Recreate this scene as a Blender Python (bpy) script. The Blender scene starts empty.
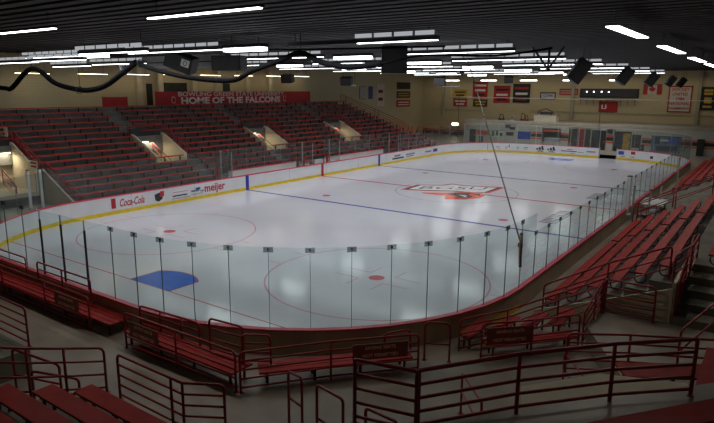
import bpy, bmesh, math, random
from mathutils import Vector, Matrix
random.seed(7)
S = bpy.context.scene
COL = S.collection
PI = math.pi
WL = {}          # world location of each parent

# ------------------------------------------------------------------ materials
def mat(name, col, rough=0.6, metal=0.0, var=0.15, scale=3.0, bump=0.0, coat=0.0, spec=0.5):
    m = bpy.data.materials.new(name); m.use_nodes = True
    nt = m.node_tree; b = nt.nodes['Principled BSDF']
    b.inputs['Roughness'].default_value = rough
    b.inputs['Metallic'].default_value = metal
    b.inputs['Specular IOR Level'].default_value = spec
    if coat:
        b.inputs['Coat Weight'].default_value = coat
        b.inputs['Coat Roughness'].default_value = 0.15
    tc = nt.nodes.new('ShaderNodeTexCoord')
    nz = nt.nodes.new('ShaderNodeTexNoise'); nz.inputs['Scale'].default_value = scale
    nz.inputs['Detail'].default_value = 5
    nt.links.new(tc.outputs['Object'], nz.inputs['Vector'])
    cr = nt.nodes.new('ShaderNodeValToRGB')
    cr.color_ramp.elements[0].position = 0.3; cr.color_ramp.elements[1].position = 0.7
    lo = [max(0, c*(1-var)) for c in col]; hi = [min(1, c*(1+var)) for c in col]
    cr.color_ramp.elements[0].color = (*lo, 1); cr.color_ramp.elements[1].color = (*hi, 1)
    nt.links.new(nz.outputs['Fac'], cr.inputs['Fac'])
    nt.links.new(cr.outputs['Color'], b.inputs['Base Color'])
    if bump:
        bp = nt.nodes.new('ShaderNodeBump'); bp.inputs['Strength'].default_value = bump
        nt.links.new(nz.outputs['Fac'], bp.inputs['Height'])
        nt.links.new(bp.outputs['Normal'], b.inputs['Normal'])
    return m

def blockmat(name, c1, c2, mortar, w=0.4, h=0.2, axis='XZ', rough=0.8):
    """painted blockwork: brick texture on a vertical plane"""
    m = bpy.data.materials.new(name); m.use_nodes = True
    nt = m.node_tree; b = nt.nodes['Principled BSDF']; b.inputs['Roughness'].default_value = rough
    tc = nt.nodes.new('ShaderNodeTexCoord'); sp = nt.nodes.new('ShaderNodeSeparateXYZ'); cb = nt.nodes.new('ShaderNodeCombineXYZ')
    nt.links.new(tc.outputs['Object'], sp.inputs[0])
    nt.links.new(sp.outputs[axis[0]], cb.inputs['X']); nt.links.new(sp.outputs[axis[1]], cb.inputs['Y'])
    br = nt.nodes.new('ShaderNodeTexBrick'); br.inputs['Scale'].default_value = 1
    br.inputs['Brick Width'].default_value = w; br.inputs['Row Height'].default_value = h
    br.inputs['Mortar Size'].default_value = 0.012
    br.inputs['Color1'].default_value = (*c1, 1); br.inputs['Color2'].default_value = (*c2, 1); br.inputs['Mortar'].default_value = (*mortar, 1)
    nt.links.new(cb.outputs[0], br.inputs['Vector']); nt.links.new(br.outputs['Color'], b.inputs['Base Color'])
    return m

def emit(name, col, s):
    m = bpy.data.materials.new(name); m.use_nodes = True
    nt = m.node_tree; nt.nodes.clear()
    o = nt.nodes.new('ShaderNodeOutputMaterial'); e = nt.nodes.new('ShaderNodeEmission')
    e.inputs['Color'].default_value = (*col, 1); e.inputs['Strength'].default_value = s
    nt.links.new(e.outputs[0], o.inputs['Surface'])
    return m

def glassmat(name, tint, fac, haze=0.0):
    m = bpy.data.materials.new(name); m.use_nodes = True
    nt = m.node_tree; nt.nodes.clear()
    o = nt.nodes.new('ShaderNodeOutputMaterial')
    t = nt.nodes.new('ShaderNodeBsdfTransparent'); t.inputs['Color'].default_value = (*tint, 1)
    g = nt.nodes.new('ShaderNodeBsdfGlossy'); g.inputs['Roughness'].default_value = 0.03
    lw = nt.nodes.new('ShaderNodeLayerWeight'); pw = nt.nodes.new('ShaderNodeMath'); pw.operation = 'POWER'; pw.inputs[1].default_value = 4
    nt.links.new(lw.outputs['Facing'], pw.inputs[0]); f = nt.nodes.new('ShaderNodeMath'); f.operation = 'MULTIPLY_ADD'
    nt.links.new(pw.outputs[0], f.inputs[0]); f.inputs[1].default_value = .30; f.inputs[2].default_value = fac*.4
    nz = nt.nodes.new('ShaderNodeTexNoise'); nz.inputs['Scale'].default_value = 1.5
    mx = nt.nodes.new('ShaderNodeMixShader'); nt.links.new(f.outputs[0], mx.inputs['Fac'])
    nt.links.new(t.outputs[0], mx.inputs[1]); nt.links.new(g.outputs[0], mx.inputs[2])
    d = nt.nodes.new('ShaderNodeBsdfDiffuse'); d.inputs['Color'].default_value = (.75, .82, .82, 1)
    mu = nt.nodes.new('ShaderNodeMath'); mu.operation = 'MULTIPLY'; mu.inputs[1].default_value = haze*2
    nt.links.new(nz.outputs['Fac'], mu.inputs[0])
    m2 = nt.nodes.new('ShaderNodeMixShader'); nt.links.new(mu.outputs[0], m2.inputs['Fac'])
    nt.links.new(mx.outputs[0], m2.inputs[1]); nt.links.new(d.outputs[0], m2.inputs[2])
    nt.links.new(m2.outputs[0], o.inputs['Surface'])
    return m

M = {}
M['ice'] = mat('ice sheet', (.60, .605, .665), 0.13, var=.035, scale=.25, spec=.5)
def icepaint(n, c): M[n] = mat('ice paint ' + n, c, 0.15, var=.12, scale=2.0)
icepaint('i_red', (.55, .12, .16)); icepaint('i_blue', (.13, .14, .40)); icepaint('i_crease', (.05, .16, .62)); icepaint('i_pink', (.60, .30, .36))
icepaint('i_dark', (.07, .07, .085)); icepaint('i_white', (.72, .72, .76)); icepaint('i_org', (.78, .12, .07)); icepaint('i_grey', (.22, .24, .29))
icepaint('i_faint', (.36, .39, .52))
M['board'] = mat('white board plastic', (.72, .72, .74), .35, var=.05, scale=1)
M['board_out'] = mat('tan board back', (.50, .39, .27), .6, var=.2, scale=.8)
M['cap'] = mat('crimson cap rail', (.70, .035, .085), .35, var=.12)
M['kick'] = mat('yellow kick plate', (.80, .56, .02), .4, var=.1)
M['stripe_blue'] = mat('blue board stripe', (.03, .04, .36), .4, var=.08); M['stripe_red'] = mat('red board stripe', (.42, .02, .03), .4, var=.08)
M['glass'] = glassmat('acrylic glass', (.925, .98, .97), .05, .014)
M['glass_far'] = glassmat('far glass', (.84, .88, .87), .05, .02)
M['edge'] = mat('glass edge grey', (.16, .19, .19), .5, metal=0)
M['clip'] = glassmat('clear clip plate', (.62, .66, .66), .05, .08)
M['alu'] = mat('brushed aluminium post', (.45, .46, .47), .35, metal=.6, var=.08)
M['blackpost'] = mat('black steel post', (.02, .02, .02), .45, var=.2)
M['rail'] = mat('dark red rail paint', (.33, .018, .024), .35, var=.22, scale=4, spec=.5)
M['rail_lit'] = mat('lit red handrail paint', (.40, .02, .025), .35, var=.15)  # rail red lightened; the stronger light on these handrails is in the colour
M['seat'] = mat('red bench fibreglass', (.36, .024, .02), .55, var=.2, scale=2, spec=.12)
M['seat_left'] = mat('red bench plank', (.42, .03, .025), .6, var=.15, scale=2, spec=.2)
M['bracket'] = mat('black bracket', (.03, .03, .03), .5)
M['stand'] = mat('grey stand concrete', (.16, .165, .155), .85, var=.25, scale=1.2)
M['stand_r'] = mat('stand floor paint', (.175, .16, .13), .8, var=.25, scale=1.2)
M['concourse'] = mat('brown grey concrete floor', (.30, .25, .20), .45, var=.25, scale=.7)
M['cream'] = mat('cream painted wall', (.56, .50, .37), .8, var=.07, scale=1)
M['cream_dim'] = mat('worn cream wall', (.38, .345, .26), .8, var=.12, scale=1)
M['beige'] = blockmat('beige block wall', (.60, .49, .29), (.57, .47, .28), (.46, .38, .22))
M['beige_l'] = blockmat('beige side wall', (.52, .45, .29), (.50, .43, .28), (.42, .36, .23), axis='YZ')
M['white_block'] = blockmat('white block wall', (.44, .42, .36), (.42, .40, .345), (.36, .345, .30))
M['ceiling'] = mat('dark metal deck', (.028, .028, .030), .8, var=.15, scale=.5)
M['black'] = mat('matt black', (.012, .012, .013), .6); M['dark'] = mat('dark grey', (.03, .03, .034), .6)
M['cable'] = mat('black cable sheath', (.006, .006, .007), 1.0, spec=.05)
M['housing'] = mat('black fixture housing', (.016, .013, .012), .5)
M['steel'] = mat('galvanised steel', (.36, .37, .38), .5, metal=.2)
M['red'] = mat('red banner cloth', (.42, .018, .02), .7, var=.1); M['red_dk'] = mat('deep red felt', (.22, .012, .016), .8, var=.1)
M['white'] = mat('white lettering', (.72, .70, .66), .6, var=.04); M['gold'] = mat('gold felt', (.55, .36, .04), .7, var=.1)
M['green'] = mat('green felt', (.05, .14, .06), .8, var=.1); M['brown'] = mat('dark brown felt', (.06, .04, .02), .8, var=.15)
M['blue'] = mat('blue plastic', (.03, .06, .33), .5); M['orange'] = mat('orange red paint', (.55, .09, .04), .6)
M['cream_flag'] = mat('off white cloth', (.58, .54, .47), .8, var=.05); M['sign_dk'] = mat('dark red sign board', (.24, .03, .022), .5, var=.2)
M['sign_letter'] = mat('routed letter edge', (.95, .46, .34), .5); M['wood'] = mat('pale worn wood', (.45, .35, .24), .6)
M['amber'] = mat('amber door leaf', (.40, .22, .03), .5, var=.4, scale=1.5); M['mural'] = mat('blue grey mural', (.10, .15, .22), .6, var=.7, scale=1.3)
M['glass_door'] = mat('dark door glass', (.04, .04, .035), .12)
M['tube'] = emit('fluorescent lens', (1, .98, .93), 9.0)
M['tube_far'] = emit('arena lamp lens', (.95, 1, 1), 7.0)
M['tube_warm'] = emit('warm lamp lens', (1, .82, .5), 9.0)
M['uplit'] = emit('lit reflector', (.86, .90, .95), 0.42)  # dim glow painted in for lamp light on the reflectors

# ------------------------------------------------------------------ mesh building
M['rope'] = mat('grey rope', (.10, .095, .085), .8)
class MB:
    def __init__(s): s.bm = bmesh.new()
    def box(s, c, d, rot=0.0, tilt=None):
        r = bmesh.ops.create_cube(s.bm, size=1)
        mt = Matrix.Translation(c) @ Matrix.Rotation(rot, 4, 'Z')
        if tilt is not None: mt = mt @ tilt
        bmesh.ops.transform(s.bm, matrix=mt @ Matrix.Diagonal((*d, 1)), verts=r['verts'])
        return s
    def span(s, a, b):
        return s.box([(a[i]+b[i])/2 for i in range(3)], [abs(b[i]-a[i]) for i in range(3)])
    def bar(s, a, b, w, h):
        """rectangular bar from a to b, width w across (horizontal), height h"""
        a, b = Vector(a), Vector(b); d = (b-a); L = d.length; d.normalize()
        up = Vector((0, 0, 1)) if abs(d.z) < .95 else Vector((0, 1, 0))
        x = d.cross(up).normalized(); z = x.cross(d)
        mt = Matrix((( *(x), ), ( *(d), ), ( *(z), ))).transposed().to_4x4(); mt.translation = (a+b)/2
        r = bmesh.ops.create_cube(s.bm, size=1)
        bmesh.ops.transform(s.bm, matrix=mt @ Matrix.Diagonal((w, L, h, 1)), verts=r['verts'])
        return s
    def tube(s, pts, r, seg=8, cap=True):
        P = [Vector(p) for p in pts]; n = len(P); rings = []
        t0 = (P[1]-P[0]).normalized()
        ref = Vector((0, 0, 1)) if abs(t0.z) < .9 else Vector((1, 0, 0))
        u = t0.cross(ref).normalized()
        for i in range(n):
            if i == 0: t = (P[1]-P[0]).normalized(); k = 1
            elif i == n-1: t = (P[-1]-P[-2]).normalized(); k = 1
            else:
                a = (P[i]-P[i-1]).normalized(); b = (P[i+1]-P[i]).normalized(); t = a+b
                if t.length < 1e-6: t = a
                t.normalize(); k = 1/max(.5, t.dot(a))
            u = (u - t*u.dot(t)).normalized(); v = t.cross(u)
            rings.append([s.bm.verts.new(P[i] + (u*math.cos(2*PI*j/seg) + v*math.sin(2*PI*j/seg))*r*k) for j in range(seg)])
        for i in range(n-1):
            for j in range(seg):
                f = s.bm.faces.new((rings[i][j], rings[i][(j+1) % seg], rings[i+1][(j+1) % seg], rings[i+1][j])); f.smooth = True
        if cap:
            s.bm.faces.new(rings[0][::-1]); s.bm.faces.new(rings[-1])
        return s
    def poly(s, pts, n=(0, 0, 1), th=0.0):
        """flat polygon (list of 3d points) with optional thickness along n"""
        n = Vector(n)
        a = [s.bm.verts.new(Vector(p)) for p in pts]
        if th == 0:
            s.bm.faces.new(a); return s
        b = [s.bm.verts.new(Vector(p) - n*th) for p in pts]
        s.bm.faces.new(a); s.bm.faces.new(b[::-1])
        for i in range(len(a)):
            j = (i+1) % len(a); s.bm.faces.new((a[i], b[i], b[j], a[j]))
        return s
    def strip(s, A, B):
        va = [s.bm.verts.new(Vector(p)) for p in A]; vb = [s.bm.verts.new(Vector(p)) for p in B]
        for i in range(len(A)-1): s.bm.faces.new((va[i], va[i+1], vb[i+1], vb[i]))
        return s
    def sphere(s, c, r, sc=(1, 1, 1)):
        q = bmesh.ops.create_uvsphere(s.bm, u_segments=12, v_segments=8, radius=r)
        bmesh.ops.transform(s.bm, matrix=Matrix.Translation(c) @ Matrix.Diagonal((*sc, 1)), verts=q['verts'])
        return s
    def build(s, name, m, parent=None, bevel=0):
        bmesh.ops.recalc_face_normals(s.bm, faces=s.bm.faces)
        me = bpy.data.meshes.new(name)
        off = WL.get(parent.name, Vector()) if parent else Vector()
        if parent: bmesh.ops.translate(s.bm, vec=-off, verts=s.bm.verts)
        s.bm.to_mesh(me); s.bm.free()
        me.materials.append(m)
        o = bpy.data.objects.new(name, me); COL.objects.link(o)
        if parent: o.parent = parent
        WL[o.name] = off.copy()
        if bevel:
            md = o.modifiers.new('edge', 'BEVEL'); md.width = bevel; md.segments = 2; md.limit_method = 'ANGLE'
        return o

USED = {}
def tag(o, label, cat, group=None):
    o['label'] = label; o['category'] = cat
    if group: o['group'] = group
    return o
def thing(name, label, cat, loc=(0, 0, 0), group=None):
    o = bpy.data.objects.new(name, None); COL.objects.link(o); o.location = loc; o.empty_display_size = .2
    WL[o.name] = Vector(loc)
    return tag(o, label, cat, group)
def struct(o): o['kind'] = 'structure'; return o

def text(name, body, size, origin, xd, up, m, parent, shear=0.0, align='LEFT', sx=1.0, bold=0.0, width=None):
    """lettering as a flat mesh standing at origin, running along xd"""
    c = bpy.data.curves.new(name, 'FONT'); c.body = body; c.size = size; c.align_x = align; c.shear = shear
    c.offset = bold; c.extrude = 0.002; c.resolution_u = 3
    t = bpy.data.objects.new(name, c); COL.objects.link(t)
    bpy.context.view_layer.update()
    me = bpy.data.meshes.new_from_object(t.evaluated_get(bpy.context.evaluated_depsgraph_get()))
    bpy.data.objects.remove(t); bpy.data.curves.remove(c)
    xd = Vector(xd).normalized(); up = Vector(up).normalized(); n = xd.cross(up)
    if width: sx = width/max(1e-6, max(v.co.x for v in me.vertices)-min(v.co.x for v in me.vertices))
    R = Matrix((xd*sx, up, n)).transposed().to_4x4(); R.translation = Vector(origin)
    off = WL.get(parent.name, Vector()) if parent else Vector()
    me.transform(Matrix.Translation(-off) @ R)
    me.materials.clear(); me.materials.append(m)
    o = bpy.data.objects.new(name, me); COL.objects.link(o); o.parent = parent
    WL[o.name] = off.copy()
    return o

ORD = ['first', 'second', 'third', 'fourth', 'fifth', 'sixth', 'seventh', 'eighth', 'ninth', 'tenth', 'eleventh', 'twelfth', 'thirteenth', 'fourteenth', 'fifteenth', 'sixteenth', 'seventeenth', 'eighteenth', 'nineteenth', 'twentieth', 'twenty-first', 'twenty-second', 'twenty-third', 'twenty-fourth', 'twenty-fifth', 'twenty-sixth', 'twenty-seventh', 'twenty-eighth', 'twenty-ninth', 'thirtieth']

# ------------------------------------------------------------------ camera
yaw, pitch, roll, F = .616, -.206, .007, 592.1
fw = Vector((-math.sin(yaw)*math.cos(pitch), math.cos(yaw)*math.cos(pitch), math.sin(pitch)))
rt = Vector((math.cos(yaw), math.sin(yaw), 0)); uu = rt.cross(fw)
r2 = math.cos(roll)*rt + math.sin(roll)*uu; u2 = -math.sin(roll)*rt + math.cos(roll)*uu
cam = bpy.data.cameras.new('camera'); co = bpy.data.objects.new('camera', cam); COL.objects.link(co)
mw = Matrix((r2, u2, -fw)).transposed().to_4x4(); mw.translation = Vector((19.49, -40.505, 7.658))
co.matrix_world = mw; cam.sensor_width = 36; cam.lens = 36*F/714; cam.clip_start = .1; cam.clip_end = 300
S.camera = co
S.view_settings.view_transform = 'Standard'; S.view_settings.look = 'None'

# ------------------------------------------------------------------ rink constants
HX, HY, RAD = 12.95, 30.48, 8.53
FZ = 0.40                                  # concourse floor height
def ring(off=0.0, step=7.5):
    """closed rink outline counter-clockwise starting on the right side, offset outwards by off"""
    out = []
    for cx, cy, a0 in ((HX-RAD, HY-RAD, 0), (-HX+RAD, HY-RAD, 90), (-HX+RAD, -HY+RAD, 180), (HX-RAD, -HY+RAD, 270)):
        k = int(90/step)
        for i in range(k+1):
            a = math.radians(a0 + 90*i/k); r = RAD+off
            out.append(Vector((cx + r*math.cos(a), cy + r*math.sin(a), 0)))
    return out

# ------------------------------------------------------------------ setting: ice, floors, walls, ceiling
ice = MB().poly(ring(0.02)).build('ice_floor', M['ice']); struct(ice)
Z1, Z2, Z3 = .004, .006, .008
def rect(x0, x1, y0, y1, z): return [(x0, y0, z), (x1, y0, z), (x1, y1, z), (x0, y1, z)]
def annulus(name, cx, cy, r, w, z, m, a0=0, a1=360):
    n = 72; A = []; B = []
    for i in range(n+1):
        a = math.radians(a0 + (a1-a0)*i/n)
        A.append((cx+(r-w/2)*math.cos(a), cy+(r-w/2)*math.sin(a), z)); B.append((cx+(r+w/2)*math.cos(a), cy+(r+w/2)*math.sin(a), z))
    return MB().strip(A, B).build(name, m, ice)
def disc(name, cx, cy, r, z, m):
    return MB().poly([(cx+r*math.cos(2*PI*i/32), cy+r*math.sin(2*PI*i/32), z) for i in range(32)]).build(name, m, ice)
HB = 9.1
MB().poly(rect(-HX, HX, -.15, .15, Z1)).build('center_line', M['i_red'], ice)
for s in (-1, 1):
    MB().poly(rect(-HX, HX, s*HB-.15, s*HB+.15, Z1)).build('blue_line', M['i_blue'], ice)
    gy = 27.1; hx = HX-RAD + math.sqrt(RAD**2-(gy-(HY-RAD))**2)
    MB().poly(rect(-hx, hx, s*gy-.03, s*gy+.03, Z1)).build('goal_line', M['i_red'], ice)
    # crease: 1.22 m either side, 1.37 m deep with the curved front
    pts = [(-1.22, 0), (-1.22, 1.37)] + [(1.83*math.sin(a), 1.83*math.cos(a)) for a in [math.radians(-41.8+83.6*i/16) for i in range(17)]] + [(1.22, 1.37), (1.22, 0)]
    MB().poly([(x, -s*y*-1*-1 + s*gy, Z2) for x, y in pts]).build('goal_crease', M['i_crease'], ice)
    A = [(x, s*gy - s*y, Z3) for x, y in pts]
    B = [(x*1.045, s*gy - s*y*1.03, Z3) for x, y in pts]
    MB().strip(A, B).build('crease_line', M['i_red'], ice)
    for t in (-1, 1):
        cx, cy = t*6.7, s*21.0
        annulus('faceoff_circle', cx, cy, 4.57, .07, Z1, M['i_pink'])
        disc('faceoff_dot', cx, cy, .33, Z2, M['i_red'])
        for q in (-1, 1):
            for p in (-1, 1):
                MB().poly(rect(cx+p*.6-(.0 if p > 0 else 1.2), cx+p*.6+(1.2 if p > 0 else 0), cy+q*.46-.025, cy+q*.46+.025, Z1)).build('hash_mark', M['i_pink'], ice)
                MB().poly(rect(cx+p*.6-.025, cx+p*.6+.025, min(cy+q*.46, cy+q*1.36), max(cy+q*.46, cy+q*1.36), Z1)).build('hash_mark', M['i_pink'], ice)
                MB().poly(rect(min(cx+p*4.57, cx+p*5.17), max(cx+p*4.57, cx+p*5.17), cy+q*.86-.025, cy+q*.86+.025, Z1)).build('hash_mark', M['i_pink'], ice)
        disc('faceoff_dot', t*6.7, s*7.35, .30, Z2, M['i_red'])
annulus('center_circle', 0, 0, 4.57, .08, Z1, M['i_faint'])
annulus('referee_crease', HX, 0, 3.05, .05, Z1, M['i_red'], 90, 270)
# centre emblem: slanted block initials over a swooping bird, turned about 33 degrees
ex, ey = Vector((.84, .54, 0)), Vector((-.54, .84, 0)); E0 = Vector((-3.9, -1.57, 0))
def em(pts, z, m, name): MB().poly([E0 + ex*a + ey*b + Vector((0, 0, z)) for a, b in pts]).build(name, m, ice)
em([(-.1, -.3), (1.35, 2.2), (3.35, 2.22), (4.2, 3.0), (5.15, 2.22), (8.35, 1.42), (6.5, -1.4), (5.4, -1.5), (4.0, -.82), (2.0, -.8)], .009, M['i_org'], 'emblem_outline')
em([(.2, -.12), (1.45, 2.05), (3.4, 2.08), (4.2, 2.85), (5.1, 2.08), (8.0, 1.3), (6.4, -1.25), (5.4, -1.35), (4.0, -.68), (2.0, -.65)], .011, M['i_dark'], 'emblem_dark_edge')  # dark painted edge round the white field
em([(.55, 0), (1.6, 1.85), (3.5, 1.88), (4.2, 2.5), (5.0, 1.88), (7.6, 1.2), (6.2, -1.0), (5.4, -1.1), (4.0, -.45), (2.0, -.4)], .012, M['i_white'], 'emblem_field')
text('emblem_lettering', 'BGSU', 1.7, E0 + ex*1.15 + ey*.2 + Vector((0, 0, .013)), ex, ey, M['i_dark'], ice, shear=.35, width=5.6, bold=-.01)
em([(1.42, -1.55), (1.69, -2.00), (3.16, -2.65), (2.98, -4.10), (4.36, -4.20), (5.56, -3.45), (6.11, -2.25), (5.92, -1.15), (4.73, -1.10), (3.44, -1.45), (2.34, -1.40)], .0145, M['i_org'], 'emblem_bird')
em([(3.35, -2.05), (4.08, -2.95), (3.62, -3.75), (4.64, -3.75), (5.10, -2.95), (4.91, -1.95), (5.56, -1.45), (3.99, -1.35)], .016, M['i_dark'], 'emblem_wing')
em([(4.18, -2.25), (4.73, -2.55), (4.54, -3.25)], .0175, M['i_white'], 'emblem_head')
em([(5.28, -2.15), (5.74, -2.85), (5.79, -1.85)], .0175, M['i_dark'], 'emblem_tail')
# two grey sponsor blocks painted near the right side (too worn to read)
for (ya, yb, xa) in ((-6.6, -2.4, 8.55), (3.1, 5.9, 8.7)):
    y = ya
    while y < yb-.3:
        w = random.choice((.35, .45, .55))
        MB().poly(rect(xa, xa+.85, y, y+w*.6, Z1)).build('sponsor_mark', M['i_grey'], ice); y += w
    MB().poly(rect(xa+.92, xa+1.0, ya, yb, Z1)).build('sponsor_mark', M['i_grey'], ice)
for a, b in (((6.9, -13.2), (8.0, -12.3)), ((7.6, -15.5), (8.3, -14.7))):   # skate-cut snow scratches
    pass

def flat(name, pts, z, m, th=.3): return struct(MB().poly([(x, y, z) for x, y in pts], th=th).build(name, m))
# concourse slab all round with a rink-shaped hole
outer = ring(.14); n = len(outer)
big = []
for p in outer:
    k = min(36/abs(p.x) if abs(p.x) > 1e-6 else 9e9, 56/abs(p.y) if abs(p.y) > 1e-6 else 9e9); big.append(Vector((p.x*k, p.y*k, 0)))
mb = MB()
z = Vector((0, 0, FZ))
mb.strip([p+z for p in outer]+[outer[0]+z], [p+z for p in big]+[big[0]+z])
struct(mb.build('concourse_floor', M['concourse']))
# ceiling: ribbed deck, ribs across the hall
CZ = 10.0
mb = MB(); ys = []; y = -56
while y < 46: ys += [(y, CZ), (y+.40, CZ), (y+.43, CZ+.2), (y+.67, CZ+.2), (y+.70, CZ)]; y += .70
mb.strip([(-29, a, b) for a, b in ys], [(31, a, b) for a, b in ys])
struct(mb.build('ceiling', M['ceiling']))
struct(MB().span((-29, 44, 0), (31, 44.3, 10.2)).build('wall_far', M['beige']))
struct(MB().span((-27.8, -56, 0), (-27.5, 44, 10.2)).build('wall_left', M['beige_l']))
struct(MB().span((30, -56, 0), (30.3, 44, 10.2)).build('wall_right', M['beige_l']))
struct(MB().span((-29, -56.3, 0), (31, -56, 10.2)).build('wall_near', M['beige']))
# lower front wall at the far end + mezzanine floor above it
LW = 36.0
struct(MB().span((-16.4, LW, FZ-.1), (-6.9, LW+.25, 3.25)).span((-1.9, LW, 3.0), (2.3, LW+.25, 3.55)).span((-6.9, LW, 2.75), (-1.9, LW+.25, 3.4)).span((-6.9, LW, FZ-.1), (-1.9, LW+.25, 1.0))
       .span((.6, LW, FZ-.1), (3.35, LW+.25, 3.0)).span((2.3, LW, 2.75), (5.2, LW+.25, 3.6)).span((5.2, LW, FZ-.1), (29.9, LW+.25, 3.6)).build('wall_lower_far', M['white_block']))
struct(MB().span((-16.4, LW+.02, 3.25), (29.9, 43.98, 3.5)).build('mezzanine_floor', M['concourse']))
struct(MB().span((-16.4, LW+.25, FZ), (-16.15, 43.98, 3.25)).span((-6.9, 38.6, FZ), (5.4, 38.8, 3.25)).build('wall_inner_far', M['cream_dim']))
# red / black / red band on the white wall
for k, (z0, z1, m) in enumerate(((1.95, 2.12, 'orange'), (1.5, 1.9, 'black'), (1.22, 1.42, 'orange'))):
    struct(MB().span((6.4, LW-.02, z0), (29.9, LW, z1)).build('trim_%d' % (k+1), M[m]))
struct(MB().span((-27.4, 43.93, 1.15), (-16.5, 43.99, 1.4)).build('trim_4', M['orange'])); struct(MB().span((-27.4, 43.93, .6), (-16.5, 43.99, 1.1)).build('trim_5', M['black']))
struct(MB().span((-16.4, LW-.05, 3.2), (29.9, LW, 3.55)).build('trim_6', M['cream_dim']))
# conduits along the upper far wall
struct(MB().span((-10, 43.9, 4.55), (29.9, 43.99, 4.62)).span((-26, 43.9, 4.4), (-17, 43.99, 4.5)).build('trim_7', M['cream_dim']))
# pilasters on upper far wall
for k, x in enumerate((-23.9, -4.2, 10.9)):
    struct(MB().span((x-.2, 43.7, 3.6), (x+.2, 43.99, 9.9)).build('trim_%d' % (8+k), M['cream_dim']))

# ------------------------------------------------------------------ lights: rows hung across the ice
LZ = 9.45
def strip(label, x0, x1, y, group, lit=(0, 1), z=LZ, along='x', m='tube_far', upl=True, w=.22, hh=.16, lens=.025):
    cx = (x0+x1)/2
    t = thing('strip_light', label, 'ceiling light', (cx, y, z) if along == 'x' else (y, cx, z), group)
    def bx(a, b, c0, c1, z0, z1):
        return MB().span((a, y+c0, z0), (b, y+c1, z1)) if along == 'x' else MB().span((y+c0, a, z0), (y+c1, b, z1))
    bx(x0, x1, -w/2, w/2, z, z+hh).build('housing', M['housing'], t)
    a = x0+(x1-x0)*lit[0]; b = x0+(x1-x0)*lit[1]
    k = max(1, round((b-a)/2.4)); L = (b-a)/k
    for i in range(k):
        bx(a+i*L+.05, a+(i+1)*L-.05, -w/2+.03, w/2-.03, z-lens, z+.0).build('tube', M[m], t)
    if upl:
        k2 = max(1, round((b-a)/.9)); L2 = (b-a)/k2
        for i in range(k2):
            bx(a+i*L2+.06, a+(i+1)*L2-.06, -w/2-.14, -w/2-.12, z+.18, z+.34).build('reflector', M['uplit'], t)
    for q in (x0+.4, x1-.4):
        (MB().tube([(q, y, z+.16), (q, y, CZ)], .012, 5) if along == 'x' else MB().tube([(y, q, z+.16), (y, q, CZ)], .012, 5)).build('hanger', M['black'], t)
    return t
ROWS = [-20.6, -12.2, -3.9, 4.9, 13.8, 23.4, 32.0]
RN = ['first', 'second', 'third', 'fourth', 'fifth', 'sixth', 'seventh']
COLS = [(1.1, 8.6, 'strip', 'above the right half'), (-2.1, .4, 'lamp', 'above the middle'), (-10.9, -3.2, 'strip', 'left of the middle'), (-14.3, -11.8, 'lamp', 'over the left boards'), (-22.5, -15.5, 'strip', 'over the left stand')]
for j, y in enumerate(ROWS):
    for (a, b, kind, where) in COLS:
        if kind == 'strip':
            strip('long black strip light %s, %s row from the camera' % (where, RN[j]), a, b, y+(.7 if j == 0 else .2), 'strip lights over the ice', lit=(.5, 1) if (j == 0 and a > 0) else (0, 1))
        else:
            strip('short bright open lamp %s, %s row from the camera' % (where, RN[j]), a, b, y-.1, 'short bright lamps over the ice', z=LZ-.05, upl=False, w=.5, lens=.15)
    lt = bpy.data.lights.new('arena_light', 'AREA'); lt.shape = 'RECTANGLE'; lt.size = 24; lt.size_y = .6; lt.energy = 475; lt.spread = math.radians(140); lt.color = (.97, .98, 1)
    lo = bpy.data.objects.new('arena_light', lt); COL.objects.link(lo); lo.location = (-3.5, y, LZ-.35)
    lo.visible_camera = True; lt.size = 22
# perimeter fluorescents
for i, (a, b) in enumerate(((-5.3, .0), (5.0, 9.3))):
    strip('bare twin fluorescent near the ceiling above the near end, %s of two' % ('left' if i == 0 else 'right'), a, b, -29.9+(-.1)*i, 'near end fluorescents', z=LZ+.03, m='tube', upl=False, w=.2, hh=.06)
for i, (a, b) in enumerate(((-21.5, -16.7), (-12.0, -5.8), (-1.2, 5.4), (8.8, 16.2), (20, 27))):
    strip('long ceiling fluorescent above the right stand, %s from the camera' % ORD[i], a, b, 15.1 - .13*i, 'right stand fluorescents', z=LZ+.03, along='y', m='tube', upl=False, w=.42, hh=.04)

# ------------------------------------------------------------------ dasher boards
BH = 1.1
t = thing('dasher_boards', 'white hockey boards with red cap and yellow kick plate around the ice', 'rink boards')
def open_ring(off, z):
    """outline from the right edge of the far-end gate round to its left edge"""
    R = ring(off)
    k = 13
    # far-right corner runs index 0..12 (ending on far end), far-left starts at 13: the gate gap sits between them
    a = math.asin(.44/RAD); r = RAD+off
    pts = [Vector((3.02, HY+off, 0))] + R[13:] + R[:12] + [Vector((HX-RAD+r*math.sin(a), HY-RAD+r*math.cos(a), 0))]
    return [Vector((p.x, p.y, z)) for p in pts]
bf = MB().strip(open_ring(0, 0), open_ring(0, BH)).build('board_face', M['board'], t)
MB().strip(open_ring(.12, 0), open_ring(.12, BH)).build('board_back', M['board_out'], t)
mb = MB(); a0, a1, b0, b1 = open_ring(-.03, BH), open_ring(-.03, BH+.05), open_ring(.15, BH), open_ring(.15, BH+.05)
mb.strip(a0, a1).strip(a1, b1).strip(b1, b0).strip(b0, a0); mb.build('cap_rail', M['cap'], t)
mb = MB(); a, b = open_ring(-.012, 0), open_ring(-.012, .21); mb.strip(a, b); mb.build('kick_plate', M['kick'], t)
a, b = open_ring(.135, FZ), open_ring(.135, FZ+.14)
mb = MB(); mb.strip(a, b); mb.build('outer_kick_plate', M['board_out'], t)
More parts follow.
